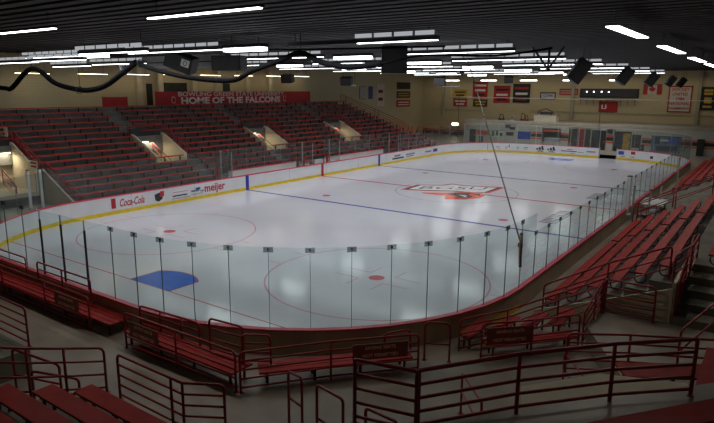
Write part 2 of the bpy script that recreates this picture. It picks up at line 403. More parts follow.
# yellow outer toe strip only at the near right corner
q = [p for p in ring(.14) if p.x > 12.0 and -27.5 < p.y < -21.9]
q = sorted(q, key=lambda p: p.y)
MB().strip([(p.x, p.y, FZ) for p in q], [(p.x, p.y, FZ+.24) for p in q]).build('toe_strip', M['kick'], t)
for y, m in ((-HB, 'stripe_blue'), (0, 'stripe_red'), (HB, 'stripe_blue')):
    for s in (-1, 1):
        MB().span((s*(HX-.016), y-.16, 0), (s*(HX-.0), y+.16, BH)).build('line_stripe', M[m], t)
MB().box((3.0, HY+.06, .6), (.1, .2, 1.2)).build('gate_post', M['alu'], t); MB().box((4.88, HY+.06, .6), (.1, .2, 1.2)).build('gate_post', M['alu'], t)
for y in [-19+4.9*i for i in range(10)]:
    MB().span((-HX+.001, y-.008, .22), (-HX+.004, y+.008, BH)).build('board_joint', M['edge'], t)
# advertisements on the boards
XL = -HX+.006
Y_, Z_ = (0, 1, 0), (0, 0, 1)
ad = lambda *a, **k: text(*a, **k)
ad('ad_lettering', 'Coca-Cola', .66, (XL, -19.9, .42), Y_, Z_, M['stripe_red'], bf, shear=.32, sx=.62, bold=.014)
MB().span((XL-.002, -20.42, .36), (XL+.002, -20.12, .98)).build('ad_block', M['stripe_red'], bf)
ad('ad_lettering', 'meijer', .78, (XL, -13.25, .42), Y_, Z_, M['stripe_red'], bf, sx=.95, bold=.02)
MB().poly([(XL, -17.3, .42), (XL, -17.05, .30), (XL, -16.75, .45), (XL, -16.7, .75), (XL, -16.95, .9), (XL, -17.35, .8)]).build('ad_figure', M['dark'], bf)
MB().poly([(XL+.002, -16.95, .6), (XL+.002, -16.62, .62), (XL+.002, -16.6, .95), (XL+.002, -16.9, .98)]).build('ad_figure', M['stripe_red'], bf)
for y0, y1, z0, z1, m in ((-15.95, -14.75, .44, .53, 'dark'), (-16.0, -14.5, .27, .34, 'steel'), (-15.9, -14.7, .70, .75, 'i_pink'), (-14.4, -13.7, .55, .68, 'i_grey'), (-14.0, -13.6, .66, .82, 'blue'), (-13.6, -13.3, .5, .6, 'i_grey'), (-14.4, -13.4, .36, .42, 'steel'),
                          (11.6, 13.9, .36, .52, 'dark'), (12.0, 13.2, .62, .80, 'i_grey'), (14.3, 16.2, .6, .75, 'i_grey'), (14.4, 16.0, .4, .5, 'i_grey'), (18.6, 20.0, .52, .7, 'i_grey'), (20.5, 21.5, .45, .8, 'blue')):
    MB().span((XL-.002, y0, z0), (XL+.002, y1, z1)).build('ad_block', M[m], bf)
YF = HY-.006
X_ = (1, 0, 0)
for cx in (-3.75, -2.4):
    for k, (w, h) in enumerate(((.2, .22), (.2, .38), (.2, .54))):     # slanting three-bar mark
        x = cx-.48+k*.32
        MB().poly([(x, YF, .50), (x+w+.08, YF, .50), (x+w-.10, YF, .50+h*.95), (x-.10, YF, .50+h*.75)], n=(0, 1, 0)).build('ad_mark', M['black'], bf)
    ad('ad_lettering', 'adidas', .26, (cx, YF, .28), X_, Z_, M['black'], bf, align='CENTER', sx=1.1, bold=.008)
for x0, x1, z0, z1, m in ((-1.3, .5, .5, .6, 'dark'), (-.6, 0, .72, .8, 'i_grey'), (.6, 1.3, .46, .52, 'i_grey'), (1.6, 2.6, .56, .72, 'i_grey'), (-.2, .3, .3, .36, 'i_grey')):
    MB().span((x0, YF-.003, z0), (x1, YF+.001, z1)).build('ad_block', M[m], bf)
def arcad(x, z_):
    q = -1 if x < 0 else 1
    a = math.asin((abs(x)-(HX-RAD))/RAD); r = RAD-.012
    return Vector((q*(HX-RAD+r*math.sin(a)), HY-RAD+r*math.cos(a), z_)), Vector((math.cos(a), -q*math.sin(a), 0))
def arcblock(x0, x1, z0, z1, m):
    A = []; B = []
    for i in range(7):
        p, _ = arcad(x0+(x1-x0)*i/6, 0); A.append((p.x, p.y, z0)); B.append((p.x, p.y, z1))
    MB().strip(A, B).build('ad_block', M[m], bf)
arcblock(5.05, 5.65, .55, .95, 'blue'); arcblock(5.8, 6.9, .66, .98, 'red'); arcblock(5.3, 6.8, .34, .42, 'i_grey'); arcblock(8.3, 8.8, .42, .7, 'black')
arcblock(-8.9, -7.6, .6, .68, 'i_grey'); arcblock(-8.7, -7.7, .42, .48, 'i_grey'); arcblock(-6.6, -5.0, .6, .70, 'i_grey'); arcblock(-6.6, -5.2, .44, .49, 'i_grey'); arcblock(-9.3, -9.0, .5, .9, 'blue'); arcblock(-9.75, -9.7, .22, 1.1, 'edge')
p, d = arcad(-7.25, .78); MB().poly([p + d*.3*math.cos(a) + Vector((0, -.004, .26*math.sin(a))) for a in [2*PI*i/20 for i in range(20)]], n=(0, 1, 0)).build('ad_disc', M['dark'], bf)
p, d = arcad(7.1, .40); text('ad_lettering', 'Coke', .46, p, d, Z_, M['stripe_red'], bf, shear=.28, bold=.012)

# ------------------------------------------------------------------ glass above the boards
def arc_pts(cx, cy, r, a0, a1, L):
    k = max(1, round(math.radians(abs(a1-a0))*r/L))
    return [(cx+r*math.cos(math.radians(a0+(a1-a0)*i/k)), cy+r*math.sin(math.radians(a0+(a1-a0)*i/k))) for i in range(k+1)]
RO = RAD+.06
gz0 = BH+.05
def panel(p, q, z1, label, group, m='glass', clip=True, seam='edge', z0=gz0, curved=None, sw=.010, stop=None):
    mid = ((p[0]+q[0])/2, (p[1]+q[1])/2)
    t = thing('rink_glass', label, 'rink glass', (*mid, z0), group)
    d = Vector((q[0]-p[0], q[1]-p[1], 0)); nrm = Vector((d.y, -d.x, 0)).normalized(); ang = math.atan2(d.y, d.x)
    MB().box((*mid, (z0+z1)/2), (d.length-.012, .012, z1-z0), rot=ang).build('pane', M[m], t)
    zs = stop or z1
    MB().box((p[0], p[1], (z0+zs)/2), (sw, .03, zs-z0), rot=ang).build('seam', M[seam], t)
    if stop: MB().box((p[0], p[1], (zs+z1)/2), (.03, .03, z1-zs), rot=ang).build('seam_top', M['alu'], t)
    if clip:
        c = MB().box((p[0], p[1], z1-.06), (.26, .03, .14), rot=ang).build('clip', M['clip'], t)
        MB().box((p[0], p[1], z1-.05), (.035, .045, .07), rot=ang).build('clip_bolt', M['black'], c)
    return t
ccx, ccy = HX-RAD, -HY+RAD
xs = [-7.5, -6.2, -4.9, -3.6, -2.25, -1.02, .34, 1.76, 3.23, ccx+.2]
near = [(x, -HY-.06) for x in xs[:-1]] + arc_pts(ccx, ccy, RO, -90, 0, 1.12)
H1 = 3.46
k = 0
for i in range(2, len(near)-1):
    post = -1.2 < near[i][0] < 2.6
    panel(near[i], near[i+1], H1, 'tall clear glass panel over the near end boards, %s along from the left' % ORD[k], 'tall glass panels of the near end', clip=not post, seam='blackpost' if post else 'edge', sw=.09 if post else .010, stop=3.13 if post else None)
    k += 1
side = [(HX+.06, y) for y in [-21.95+1.4*i for i in range(12)]] + [(HX+.06, -5.3)]
for i in range(len(side)-1):
    z1 = H1 if i == 0 else 2.82
    panel(side[i], side[i+1], z1, 'clear glass panel over the right boards, %s from the near corner' % ORD[i], 'glass panels of the right boards', clip=True)
side2 = [(HX+.06, y) for y in [-5.1+1.7*i for i in range(16)]] + [(HX+.06, 21.95)]
for i in range(len(side2)-1):
    panel(side2[i], side2[i+1], 2.82, 'clear glass panel over the right boards past the white post, %s along' % ORD[i], 'glass panels beyond the white post', clip=True)
fr = arc_pts(HX-RAD, HY-RAD, RO, 0, 90, 2.2)
for i in range(len(fr)-1):
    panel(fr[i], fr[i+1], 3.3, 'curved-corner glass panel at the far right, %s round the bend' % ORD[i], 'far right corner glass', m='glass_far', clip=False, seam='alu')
fl = arc_pts(-HX+RAD, HY-RAD, RO, 90, 180, 2.2)
fx = [2.95, .6, -1.8, -4.42]
farp = [(x, HY+.06) for x in fx[:-1]] + fl
for i in range(len(farp)-1):
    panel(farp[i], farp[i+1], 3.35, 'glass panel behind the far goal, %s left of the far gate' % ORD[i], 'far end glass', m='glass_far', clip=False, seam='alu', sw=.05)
lw = arc_pts(-HX+RAD, -HY+RAD, RO, 180, 262, 1.6)
ll = [(-HX-.06, 21.95-1.75*i) for i in range(0, 6)] + [(-HX-.06, 12.9)]
for i in range(len(ll)-1):
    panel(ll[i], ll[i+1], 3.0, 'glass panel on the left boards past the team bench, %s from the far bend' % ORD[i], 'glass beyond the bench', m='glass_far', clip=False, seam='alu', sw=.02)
ln = [(-HX-.06, -10.6-1.62*i) for i in range(0, 7)] + [(-HX-.06, -21.95)]
for i in range(len(ln)-1):
    panel(ln[i], ln[i+1], 3.05, 'glass panel in front of the left stand, %s from the team bench' % ORD[i], 'glass before the left stand', m='glass_far', clip=False, seam='edge', sw=.008)
for i in range(len(lw)-1):
    panel(lw[i], lw[i+1], 3.1, 'glass panel in the near left bend, %s from the left stand' % ORD[i], 'near left corner glass', m='glass_far', clip=False, seam='edge', sw=.012)
# thick posts in the glass line
def post(name, label, x, y, z0, z1, w, m, group=None):
    o = thing(name, label, 'post', (x, y, z0), group)
    MB().box((x, y, (z0+z1)/2), (w, w*1.3, z1-z0)).build('upright', M[m], o); MB().box((x, y, z0+.04), (w*2, w*2.2, .08)).build('foot', M[m], o)
    MB().box((x, y, z1+.02), (w*1.15, w*1.5, .04)).build('end_cap', M['black'], o)
post('glass_post', 'thick white post in the glass over the right boards', HX+.08, -5.2, BH-.3, 2.95, .2, 'board')
post('glass_post', 'dark steel post just behind the thick white post', HX+.3, -4.75, FZ, 2.35, .09, 'steel')
post('glass_post', 'short dark post between the penalty box and the right stand', HX+1.0, -3.9, FZ, 2.1, .08, 'steel')
post('glass_post', 'grey post at the end of the penalty box', HX+1.2, -1.6, FZ, 2.1, .08, 'steel')
post('glass_post', 'lone grey post beside the right boards, past the penalty box', HX+1.1, 6.0, FZ, 3.0, .1, 'alu')
for i, y in enumerate((-25.05, -24.4)):
    post('net_post', 'tall pale post at the near left bend, %s one' % ('left' if i == 0 else 'right'), -13.1, y, BH-.2, 3.2, .1, 'board')

# ------------------------------------------------------------------ net rope tied off at the corner glass
t = thing('net_rope', 'dark rope running down from the ceiling to the near corner glass', 'rope', (HX+.06, -21.9, 3.0))
A = Vector((12.93, -21.9, 2.75)); B = Vector((2.37, -4.28, 9.9))
MB().tube([A.lerp(B, i/12) - Vector((0, 0, .35*math.sin(PI*i/12)*0)) for i in range(13)], .026, 6).build('rope', M['rope'], t)
MB().tube([(12.95, -21.86, 3.0), (12.98, -21.9, 2.6), (12.96, -21.86, 2.3), (12.99, -21.9, 1.85)], .05, 6).build('tail', M['brown'], t)
MB().tube([(12.99, -21.97, 2.95), (12.96, -21.97, 2.5), (13.0, -21.97, 1.9)], .035, 6).build('tail', M['wood'], t)
MB().sphere((12.95, -21.9, 2.6), .085, (1, 1, 1.3)).build('knot', M['black'], t)
t = thing('net_cable', 'thin pale cable strung across the hall above the far goal', 'cable', (0, 30.6, 6.55))
MB().tube([(-16+2*i, 30.6, 6.6-.05*math.sin(i*.2)) for i in range(17)], .03, 6).build('cable', M['white'], t)
for x in (-16, 16): MB().tube([(x, 30.6, 6.6), (x, 30.6, CZ)], .02, 5).build('drop_wire', M['white'], t)
for i, x in enumerate((2.6, -15.0)):
    post('net_pole', 'slender dark pole standing behind the far glass, %s' % ('beside the gate' if i == 0 else 'at the left'), x, HY+.5, FZ, 6.5, .05, 'dark')
# ------------------------------------------------------------------ guards (red pipe railings)
def corner(a, b, c, r=.14, k=5):
    a, b, c = Vector(a), Vector(b), Vector(c)
    p = b + (a-b).normalized()*r; q = b + (c-b).normalized()*r
    out = []
    for i in range(k+1):
        s = i/k; out.append(p*(1-s)**2 + b*2*s*(1-s) + q*s*s)
    return out
def guard(label, posts, H=1.05, n=4, group='red pipe guards', r=.029, m='rail', ends=(True, True), low=.12, name='guard_rail', cr=.14):
    P0 = [Vector(p) for p in posts]; T = [p + Vector((0, 0, H)) for p in P0]
    t = thing(name, label, 'railing', P0[0], group)
    path = []
    path += [P0[0]] + corner(P0[0], T[0], T[1], cr)
    for i in range(1, len(T)-1): path.append(T[i])
    path += corner(T[-2], T[-1], P0[-1], cr) + [P0[-1]]
    MB().tube(path, r, 8).build('top_rail', M[m], t)
    for i in range(1, len(P0)-1):
        MB().tube([P0[i], T[i]], r, 8).build('post', M[m], t)
    for k in range(n):
        f = low + (1-low)*k/n
        MB().tube([p + Vector((0, 0, H*f)) for p in P0], r*.82, 6).build('rail', M[m], t)
    for p in (P0[0], P0[-1]):
        MB().box((p.x, p.y, p.z+.008), (.11, .11, .016)).build('base_plate', M[m], t)
    return t
def handrail(label, a, b, za, zb, floor_a, floor_b, r=.03, m='rail', mid=True, name='stair_handrail'):
    """loop handrail: post up at a, rail to b, post down"""
    a0, a1, b1, b0 = Vector((*a, floor_a)), Vector((*a, za)), Vector((*b, zb)), Vector((*b, floor_b))
    t = thing(name, label, 'handrail', a0, 'stair handrails')
    MB().tube([a0] + corner(a0, a1, b1, .1) + corner(a1, b1, b0, .1) + [b0], r, 8).build('top_rail', M[m], t)
    if mid: MB().tube([a0.lerp(a1, .55), b0.lerp(b1, .55)], r*.85, 6).build('rail', M[m], t)
    for p in (a0, b0): MB().box((p.x, p.y, p.z+.008), (.11, .11, .016)).build('base_plate', M[m], t)
    return t
def sign(label, c, xd, w=1.05, h=.36, lines=('SAVING SEATS', 'NOT PERMITTED'), m='sign_dk', lm='sign_letter', out=.035, size=.125):
    xd = Vector(xd).normalized(); n = xd.cross(Vector((0, 0, 1)))
    c = Vector(c) + n*out
    t = thing('notice_sign', label, 'sign', c, 'seat notice signs' if lm == 'sign_letter' else None)
    bd = MB().box(c, (w, .025, h), rot=math.atan2(xd.y, xd.x)).build('board', M[m], t)
    k = len(lines)
    for i, s in enumerate(lines):
        z = c.z + h*(.5 - (i+.5)/k) - size*.35
        text('lettering', s, size, Vector((c.x, c.y, z)) + n*.0145, xd, Z_, M[lm], bd, align='CENTER', bold=.004)
    for s in (-.35, .35):
        MB().box(c + xd*w*s - n*.02 + Vector((0, 0, h*.5-.04)), (.06, .03, .06), rot=math.atan2(xd.y, xd.x)).build('hook', M['steel'], t)
    return t

dg = Vector((.70, .715, 0)).normalized()
guard('low red pipe guard before the near end bench, left of the first gap', [(-5.5, -31.42, FZ), (-2.3, -31.42, FZ), (.6, -31.42, FZ), (3.2, -31.42, FZ)])
guard('red pipe guard carrying a notice, between the first gap and the bend', [(5.15, -31.5, FZ), (7.3, -31.45, FZ), (9.5, -31.42, FZ)])
guard('long red pipe guard along the corner bend with notice at its right end', [(9.62, -31.38, FZ), (11.0, -29.6, FZ), (12.55, -27.9, FZ)])
guard('red pipe guard with notice across the corner benches, right of the aisle', [(13.6, -26.3, FZ), (14.6, -25.2, FZ), (15.55, -24.0, FZ)])
guard('narrow red hoop guard closing the corner aisle beside the boards', [(12.35, -27.2, FZ), (12.95, -26.9, FZ)], H=1.1, n=1, low=.45)
guard('red pipe guard climbing from the corner aisle to the right landing', [(12.85, -26.1, FZ-.05), (13.75, -24.85, FZ+.05), (14.75, -23.4, FZ+.35), (15.75, -21.95, 1.05)], H=.98)
# guards at the glass behind the near end bench
guard('low red rail against the near glass, left of the black posts', [(-3.9, -30.8, .95), (-1.8, -30.8, .95)], H=.72, n=2, low=.3, group='rails against the near glass')
guard('low red rail against the near glass in front of the goal', [(-1.0, -30.8, .95), (.6, -30.8, .95), (2.3, -30.8, .95)], H=.72, n=2, low=.3, group='rails against the near glass')
guard('low red rail against the near glass behind the second notice', [(4.85, -30.8, .72), (5.8, -30.8, .76), (6.7, -30.78, .78), (7.45, -30.78, .8)], H=.66, n=2, low=.3, group='rails against the near glass')
guard('red rail at the end of the near bench by the bend', [(7.95, -30.85, .8), (9.1, -30.75, .8)], H=.95, n=3, group='rails against the near glass')
guard('small red return rail turned away from the near glass at the bend', [(9.15, -30.85, .8), (9.75, -30.45, .8)], H=.8, n=3, group='rails against the near glass')
guard('small red rail low behind the corner notice', [(11.7, -28.2, .8), (12.1, -27.55, .8)], H=.55, n=1, group='rails against the near glass', low=.4)
sign('dark red notice on the left near guard, beside the first gap', (2.05, -31.45, 1.08), X_, w=1.35, h=.44)
sign('dark red notice on the guard right of the first gap', (6.05, -31.5, 1.06), X_, w=1.25, h=.44)
sign('dark red notice hung on the corner bend guard', (11.85, -28.65, 1.1), (12.55-11.0, 1.7, 0), w=1.45, h=.42)
sign('dark red notice on the guard across the corner benches', (14.15, -25.7, 1.08), dg, w=1.35, h=.48)

# ------------------------------------------------------------------ stands
def rowx(i): return 13.92 + .66*i
def rowz(i): return .86 + .35*i
# left stand terraces
VOM = [(-13.75, -11.0), (-2.2, .55), (9.45, 12.35)]
mb = MB()
def left_end(i):   # right-hand (far) end of row i in the left stand
    return 24.5 if i < 6 else 22.4 - (i-6)*.46
for i in range(0, 16):
    x0, x1 = -rowx(i)+.33, -rowx(i)-.33
    zt = rowz(i)-.45
    segs = []
    y0 = -21.84 if i < 6 else -40
    holes = [(-10.4, 13.2)] if i < 2 else (VOM + [(-41, -22.4)] if 6 <= i <= 9 else [])
    cur = y0
    for h0, h1 in sorted(holes):
        if h0 > cur: segs.append((cur, h0))
        cur = max(cur, h1)
    segs.append((cur, left_end(i)))
    for a, b in segs:
        if b > a: mb.span((x0, a, max(0, zt-1.2)), (x1, b, zt))
struct(mb.build('left_stand_floor', M['stand']))
mb = MB()
mb.span((-24.15, -40, 4.4), (-27.5, 17.0, 5.98)); struct(mb.build('left_walkway_floor', M['stand']))
# cream end wall of the lower left stand
prof = [(-13.6, FZ)] + [(-13.6, .5), (-17.7, 2.6), (-17.7, FZ)]
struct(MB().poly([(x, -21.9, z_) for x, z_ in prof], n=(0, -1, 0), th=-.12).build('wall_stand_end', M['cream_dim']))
# vomitories: cream side walls, floor and back
for k, (a, b) in enumerate(VOM + [(-30.5, -22.4)]):
    mb = MB()
    for s, y in ((-1, a), (1, b)) if k < 3 else ((1, b),):
        mb.poly([(-17.5, y, 1.2), (-20.4, y, 1.2), (-20.4, y, 4.12), (-20.05, y, 4.05), (-17.46, y, 2.66), (-17.46, y, 1.2)], n=(0, s, 0), th=.1)
    mb.span((-20.4, a, 1.6), (-20.55, b, 2.0)); struct(mb.build('wall_vomitory_%d' % (k+1), M['cream']))
    struct(MB().span((-17.4, a, 1.0), (-24, b, 1.25)).build('vomitory_floor', M['cream_dim']))
    struct(MB().span((-20.45, a, 3.5), (-20.6, b, 4.5)).build('trim_vomitory_%d' % (k+1), M['dark']))
    nm = ['nearest', 'middle', 'farthest', 'cut-off nearest-left'][k]
    guard('red stair rail down the %s stair opening of the left stand' % nm, [(-17.8, (a+b)/2+.2, 1.25), (-20.0, (a+b)/2+.2, 2.5)], H=.9, n=2, group='rails in the stair openings')
    g = thing('bulkhead_lamp', 'bright lamp inside the %s stair opening' % nm, 'lamp', (-20.2, a+.6, 3.6), 'stair opening lamps')
    if k == 3: a = -23.9
    MB().span((-20.35, a+.2, 3.5), (-20.0, a+1.3, 3.6)).build('housing', M['steel'], g); MB().span((-20.3, a+.25, 3.46), (-20.05, a+1.25, 3.5)).build('lens', M['tube_warm'], g)
    vl = bpy.data.lights.new('opening_light', 'AREA'); vl.size = .8; vl.energy = 26; vl.color = (1, .85, .6)
    vo = bpy.data.objects.new('opening_light', vl); COL.objects.link(vo); vo.location = (-19.9, (a+b)/2, 3.4)
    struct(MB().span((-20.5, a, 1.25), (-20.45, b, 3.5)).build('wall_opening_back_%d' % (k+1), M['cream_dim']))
    guard('red guard along the top of the %s stair opening' % nm, [(-20.6, a-.1, 4.1), (-20.6, b+.1, 4.1)], H=.75, n=3, group='guards round the stair openings')
    guard('red guard down the far side of the %s stair opening' % nm, [(-20.5, b+.25, 4.05), (-17.4, b+.25, 2.35)], H=.75, n=3, group='guards round the stair openings')

# benches
BR = {}
def bench(side, i, y0, y1, label, group, m, loops=True):
    x = side*rowx(i); z_ = rowz(i); L = y1-y0
    t = thing('bench', label, 'bench', (x, (y0+y1)/2, z_-.45), group)
    s = MB().box((x, (y0+y1)/2, z_-.03), (.30 if side > 0 else .32, L, .06)).build('seat', M[m], t, bevel=.012 if side > 0 else 0)
    k = max(2, round(L/(2.4 if side > 0 else 1.5))+1)
    for j in range(k):
        y = y0+.25 + (L-.5)*j/(k-1)
        key = 'loop' if loops else 'block'
        if key not in BR:
            if loops:
                w, h = .16, .38
                pts = [(-w, 0, -.06), (-w, 0, -h+.1), (-w+.08, 0, -h), (w-.08, 0, -h), (w, 0, -h+.1), (w, 0, -.06)]
                o = MB().tube(pts, .022, 5).build('bracket', M['bracket'], t)
            else:
                o = MB().box((0, 0, -.24), (.14, .04, .30)).build('bracket', M['bracket'], t)
            BR[key] = o
            o.data.transform(Matrix.Translation(WL[t.name]))
        else:
            o = BR[key].copy(); COL.objects.link(o); o.parent = t; o.name = 'bracket'
        o.location = Vector((x, y, z_)) - WL[t.name]
    return t
secs = ['before its nearest stair opening', 'between nearest and middle stair openings', 'between middle and farthest stair openings', 'past its farthest stair opening']
for i in range(0, 16):
    if i < 6:
        if i < 2: segs = [(-21.7, -10.6, 'in front of the nearest stair opening'), (13.4, 24.2, 'past the team bench')]
        else: segs = [(-21.7, -11.6, 'before the nearest stair opening'), (-10.6, -2.6, secs[1]), (-1.6, 9.1, secs[2]), (10.1, left_end(i)-.3, secs[3])]
    else:
        segs = [(-22.2, -14.0, secs[0]), (-10.7, -2.4, secs[1]), (.8, 9.2, secs[2]), (12.6, left_end(i)-.3, secs[3])]
        if i > 9: segs = [(-40, -26.0, 'beyond the stand corner'), (-25.0, -14.0, secs[0]), (-12.8, -2.4, secs[1]), (-1.4, 9.2, secs[2]), (10.4, left_end(i)-.3, secs[3])]
    for a, b, wh in segs:
        bench(-1, i, a, b, 'red bench, %s row of the left stand, %s' % (ORD[i], wh), 'left stand benches', 'seat_left', loops=False)
# diagonal end guard at far end of left upper block and other left rails
guard('red guard sloping down the far end of the left stand', [(-24.4, 17.9, 5.95), (-21, 20.3, 4.2), (-17.6, 22.7, 2.4)], H=.95, n=3, group='left stand guards')
guard('second red guard just past the far end of the left stand', [(-24.4, 18.9, 5.7), (-21, 21.2, 3.95), (-17.6, 23.6, 2.2)], H=.95, n=3, group='left stand guards')
guard('red guard along the far walkway beyond the left stand', [(-17.4, 24.6, 2.0), (-16.0, 28, 2.0), (-15.6, 35.5, 2.0)], H=.95, n=2, group='left stand guards')
guard('red guard sloping down the near end of the lower left stand', [(-17.6, -21.75, 2.1), (-15.6, -21.75, 1.1), (-13.75, -21.75, .42)], H=.9, n=4, group='left stand guards')
guard('red guard sloping beside the cut-off stair opening of the left stand', [(-21.9, -22.25, 4.55), (-20, -22.25, 3.5), (-17.75, -22.25, 2.3)], H=.75, n=4, group='left stand guards')
guard('red stair guard on the stairs at the left edge', [(-19.3, -23.6, 1.6), (-17.7, -23.6, .7)], H=1.0, n=4, group='left stand guards')
sg = sign('white notice plate at the foot of the left stand guard', (-17.3, -22.6, 2.93), X_, w=.85, h=.5, lines=(), m='cream_flag', lm='sign_dk', size=.16)
sg2 = sign('white plate with black bird outline above the left stairs', (-20.75, -22.65, 4.78), X_, w=1.3, h=.6, lines=(), m='cream_flag', lm='sign_dk', size=.2)

for z_ in (2.78, 3.0): MB().span((-17.62, -22.662, z_), (-16.98, -22.648, z_+.1)).build('lettering', M['red_dk'], sg)
for pts in ([(-.45, 0), (-.2, .2), (.15, .22), (.45, .05), (.15, .1), (-.15, .08)], [(.1, -.05), (.4, -.1), (.2, -.2), (0, -.16)]):
    MB().poly([(-20.75+a, -22.70, 4.78+b) for a, b in pts], n=(0, -1, 0)).build('bird_outline', M['black'], sg2)
# right stand
YE = -21.85
mb = MB()
for i in range(0, 6):
    mb.span((rowx(i)-.33, YE, FZ-.2), (rowx(i)+.33, 29, rowz(i)-.45))
mb.span((rowx(5)+.33, -19.2, FZ), (18.6, 29, rowz(5)-.45+.0))
for k in range(4): mb.span((17.6, -21.95+.68*k, FZ), (19.6, -19.2, .98+.236*(k+1)))
for i in range(6, 16):
    x = rowx(i)+1.05
    mb.span((x-.33, -18.4, FZ), (x+.33, 29, rowz(i)-.45))
struct(mb.build('right_stand_floor', M['stand_r']))
struct(MB().poly([(13.6, YE-.02, FZ), (17.55, YE-.02, FZ), (17.55, YE-.02, 2.05), (13.6, YE-.02, .35+FZ*0+.15)], n=(0, -1, 0), th=-.1).build('wall_right_stand_end', M['cream']))
segR = [(-21.6, -12.45, 'nearest block'), (-12.05, -6.7, 'middle block'), (6.2, 27.5, 'far block')]
for i in range(0, 6):
    for a, b, wh in segR:
        bench(1, i, a, b, 'red bench on black brackets, %s row up, %s of the right stand' % (ORD[i], wh), 'right stand benches', 'seat')
mb = MB()
def bench_at(x, z_, y0, y1, label):
    t = thing('bench', label, 'bench', (x, (y0+y1)/2, z_-.45), 'right stand benches')
    MB().box((x, (y0+y1)/2, z_-.03), (.4, y1-y0, .06)).build('seat', M['seat'], t, bevel=.012)
    for j in range(5):
        o = BR['loop'].copy(); COL.objects.link(o); o.parent = t; o.location = Vector((x, y0+.3+(y1-y0-.6)*j/4, z_)) - WL[t.name]
bench_at(18.35, 2.62, -19.5, -8.5, 'red bench above the cross walkway of the right stand')
bench_at(18.35, 2.62, -7.4, 4.0, 'red bench above the cross walkway, past the second aisle')
guard('red guard climbing the near end of the right stand', [(13.85, -21.95, .42), (15.75, -21.95, 1.5), (17.4, -21.95, 2.3)], H=1.0, n=2, low=.34)
guard('red guard along the cross walkway edge of the right stand', [(17.5, -21.8, 2.05), (17.75, -20.2, 2.05), (17.75, -18.4, 2.05)], H=.95, n=3)
guard('red handrail sloping up the second aisle of the right stand', [(13.75, -6.2, .75), (15.4, -6.2, 1.65), (17.1, -6.2, 2.5)], H=.95, n=1, low=.5)
guard('red handrail on the far side of the second aisle', [(13.6, -5.2, .5), (15.4, -5.2, 1.4), (17.6, -5.2, 2.6)], H=.95, n=1, low=.5)
guard('low red guard at the foot of the second aisle by the white post', [(13.4, -5.3, FZ), (14.1, -5.6, FZ), (14.4, -4.4, FZ)], H=.95, n=2)

# landing at the near end of the right stand, cream riser and nosing
struct(MB().poly([(15.66, -23.6, .98), (17.5, -26.9, .98), (21, -26.9, .98), (21, -21.97, .98), (15.66, -21.97, .98)], th=.58).build('landing_floor', M['concourse']))
struct(MB().poly([(15.62, -22.0, .98), (17.3, -22.0, .98), (17.3, -22.08, .98), (15.62, -22.08, .98)], th=.06).build('trim_landing', M['cream']))
guard('red guard on the landing in front of the cream stand end', [(15.75, -22.2, .98), (17.15, -22.2, .98)], H=1.08, n=4)
guard('red guard rising beside the steps at the right landing edge', [(17.66, -21.85, 1.22), (17.68, -20.6, 1.7), (17.7, -19.3, 2.16)], H=1.0, n=4)
struct(MB().span((17.5, -21.9, FZ), (17.6, -19.3, 2.2)).build('wall_landing_side', M['cream']))
guard('red guard stepping down from the landing to the corner benches', [(15.6, -23.75, FZ), (15.68, -22.95, .75), (15.72, -22.3, 1.0)], H=1.05, n=4)
guard('red guard crossing the middle of the right landing', [(18.15, -25.1, 1.0), (18.75, -22.6, 1.2), (19.4, -20.6, 1.4)], H=1.0, n=1, low=.45)

# corner benches by the boards (right of the aisle) and near end benches
def plank_bench(label, a, b, w, z_, floor=FZ, planks=3, group='front benches'):
    a, b = Vector((*a, z_)), Vector((*b, z_)); d = (b-a).normalized(); nrm = Vector((d.y, -d.x, 0))
    t = thing('plank_bench', label, 'bench', (a+b)/2 - Vector((0, 0, z_-floor)), group)
    pw = w/planks
    for j in range(planks):
        o = nrm*((j+.5)*pw - w/2)
        MB().bar(a+o-Vector((0, 0, .025)), b+o-Vector((0, 0, .025)), pw-.015, .05).build('plank', M['seat'], t, bevel=.008)
    L = (b-a).length; k = max(2, round(L/1.3)+1)
    for j in range(k):
        p = a + d*(.2 + (L-.4)*j/(k-1)) - nrm*0
        MB().bar(p - nrm*(w/2-.05) - Vector((0, 0, .09)), p + nrm*(w/2-.05) - Vector((0, 0, .09)), .06, .06).build('bearer', M['bracket'], t)
        for s in (-1, 1):
            q = p + nrm*s*(w/2-.12); MB().box((q.x, q.y, (floor+z_-.12)/2), (.05, .05, z_-.12-floor)).build('leg', M['bracket'], t)
    return t
plank_bench('long red plank bench behind the left near guard and first gap', (-6, -31.04), (4.2, -31.04), .72, .82, planks=4)
plank_bench('red plank bench behind the notice guard right of the first gap', (4.9, -31.06), (9.35, -31.04), .72, .82, planks=4)
plank_bench('red plank bench along the corner bend behind the long guard', (9.6, -30.75), (12.2, -27.75), .62, .8)
plank_bench('red plank bench along the guard across the corner benches', (13.55, -25.95), (15.35, -23.8), .45, .78)
for i in range(4):
    x = 12.95+.62*i; y0 = -26.5+.71*i+.5; y1 = y0+1.55
    o = plank_bench('short red bench behind the corner guard, %s from the boards' % ORD[i], (x, y0), (x, y1), .4, .84+.03*i, planks=2, group='short corner benches')

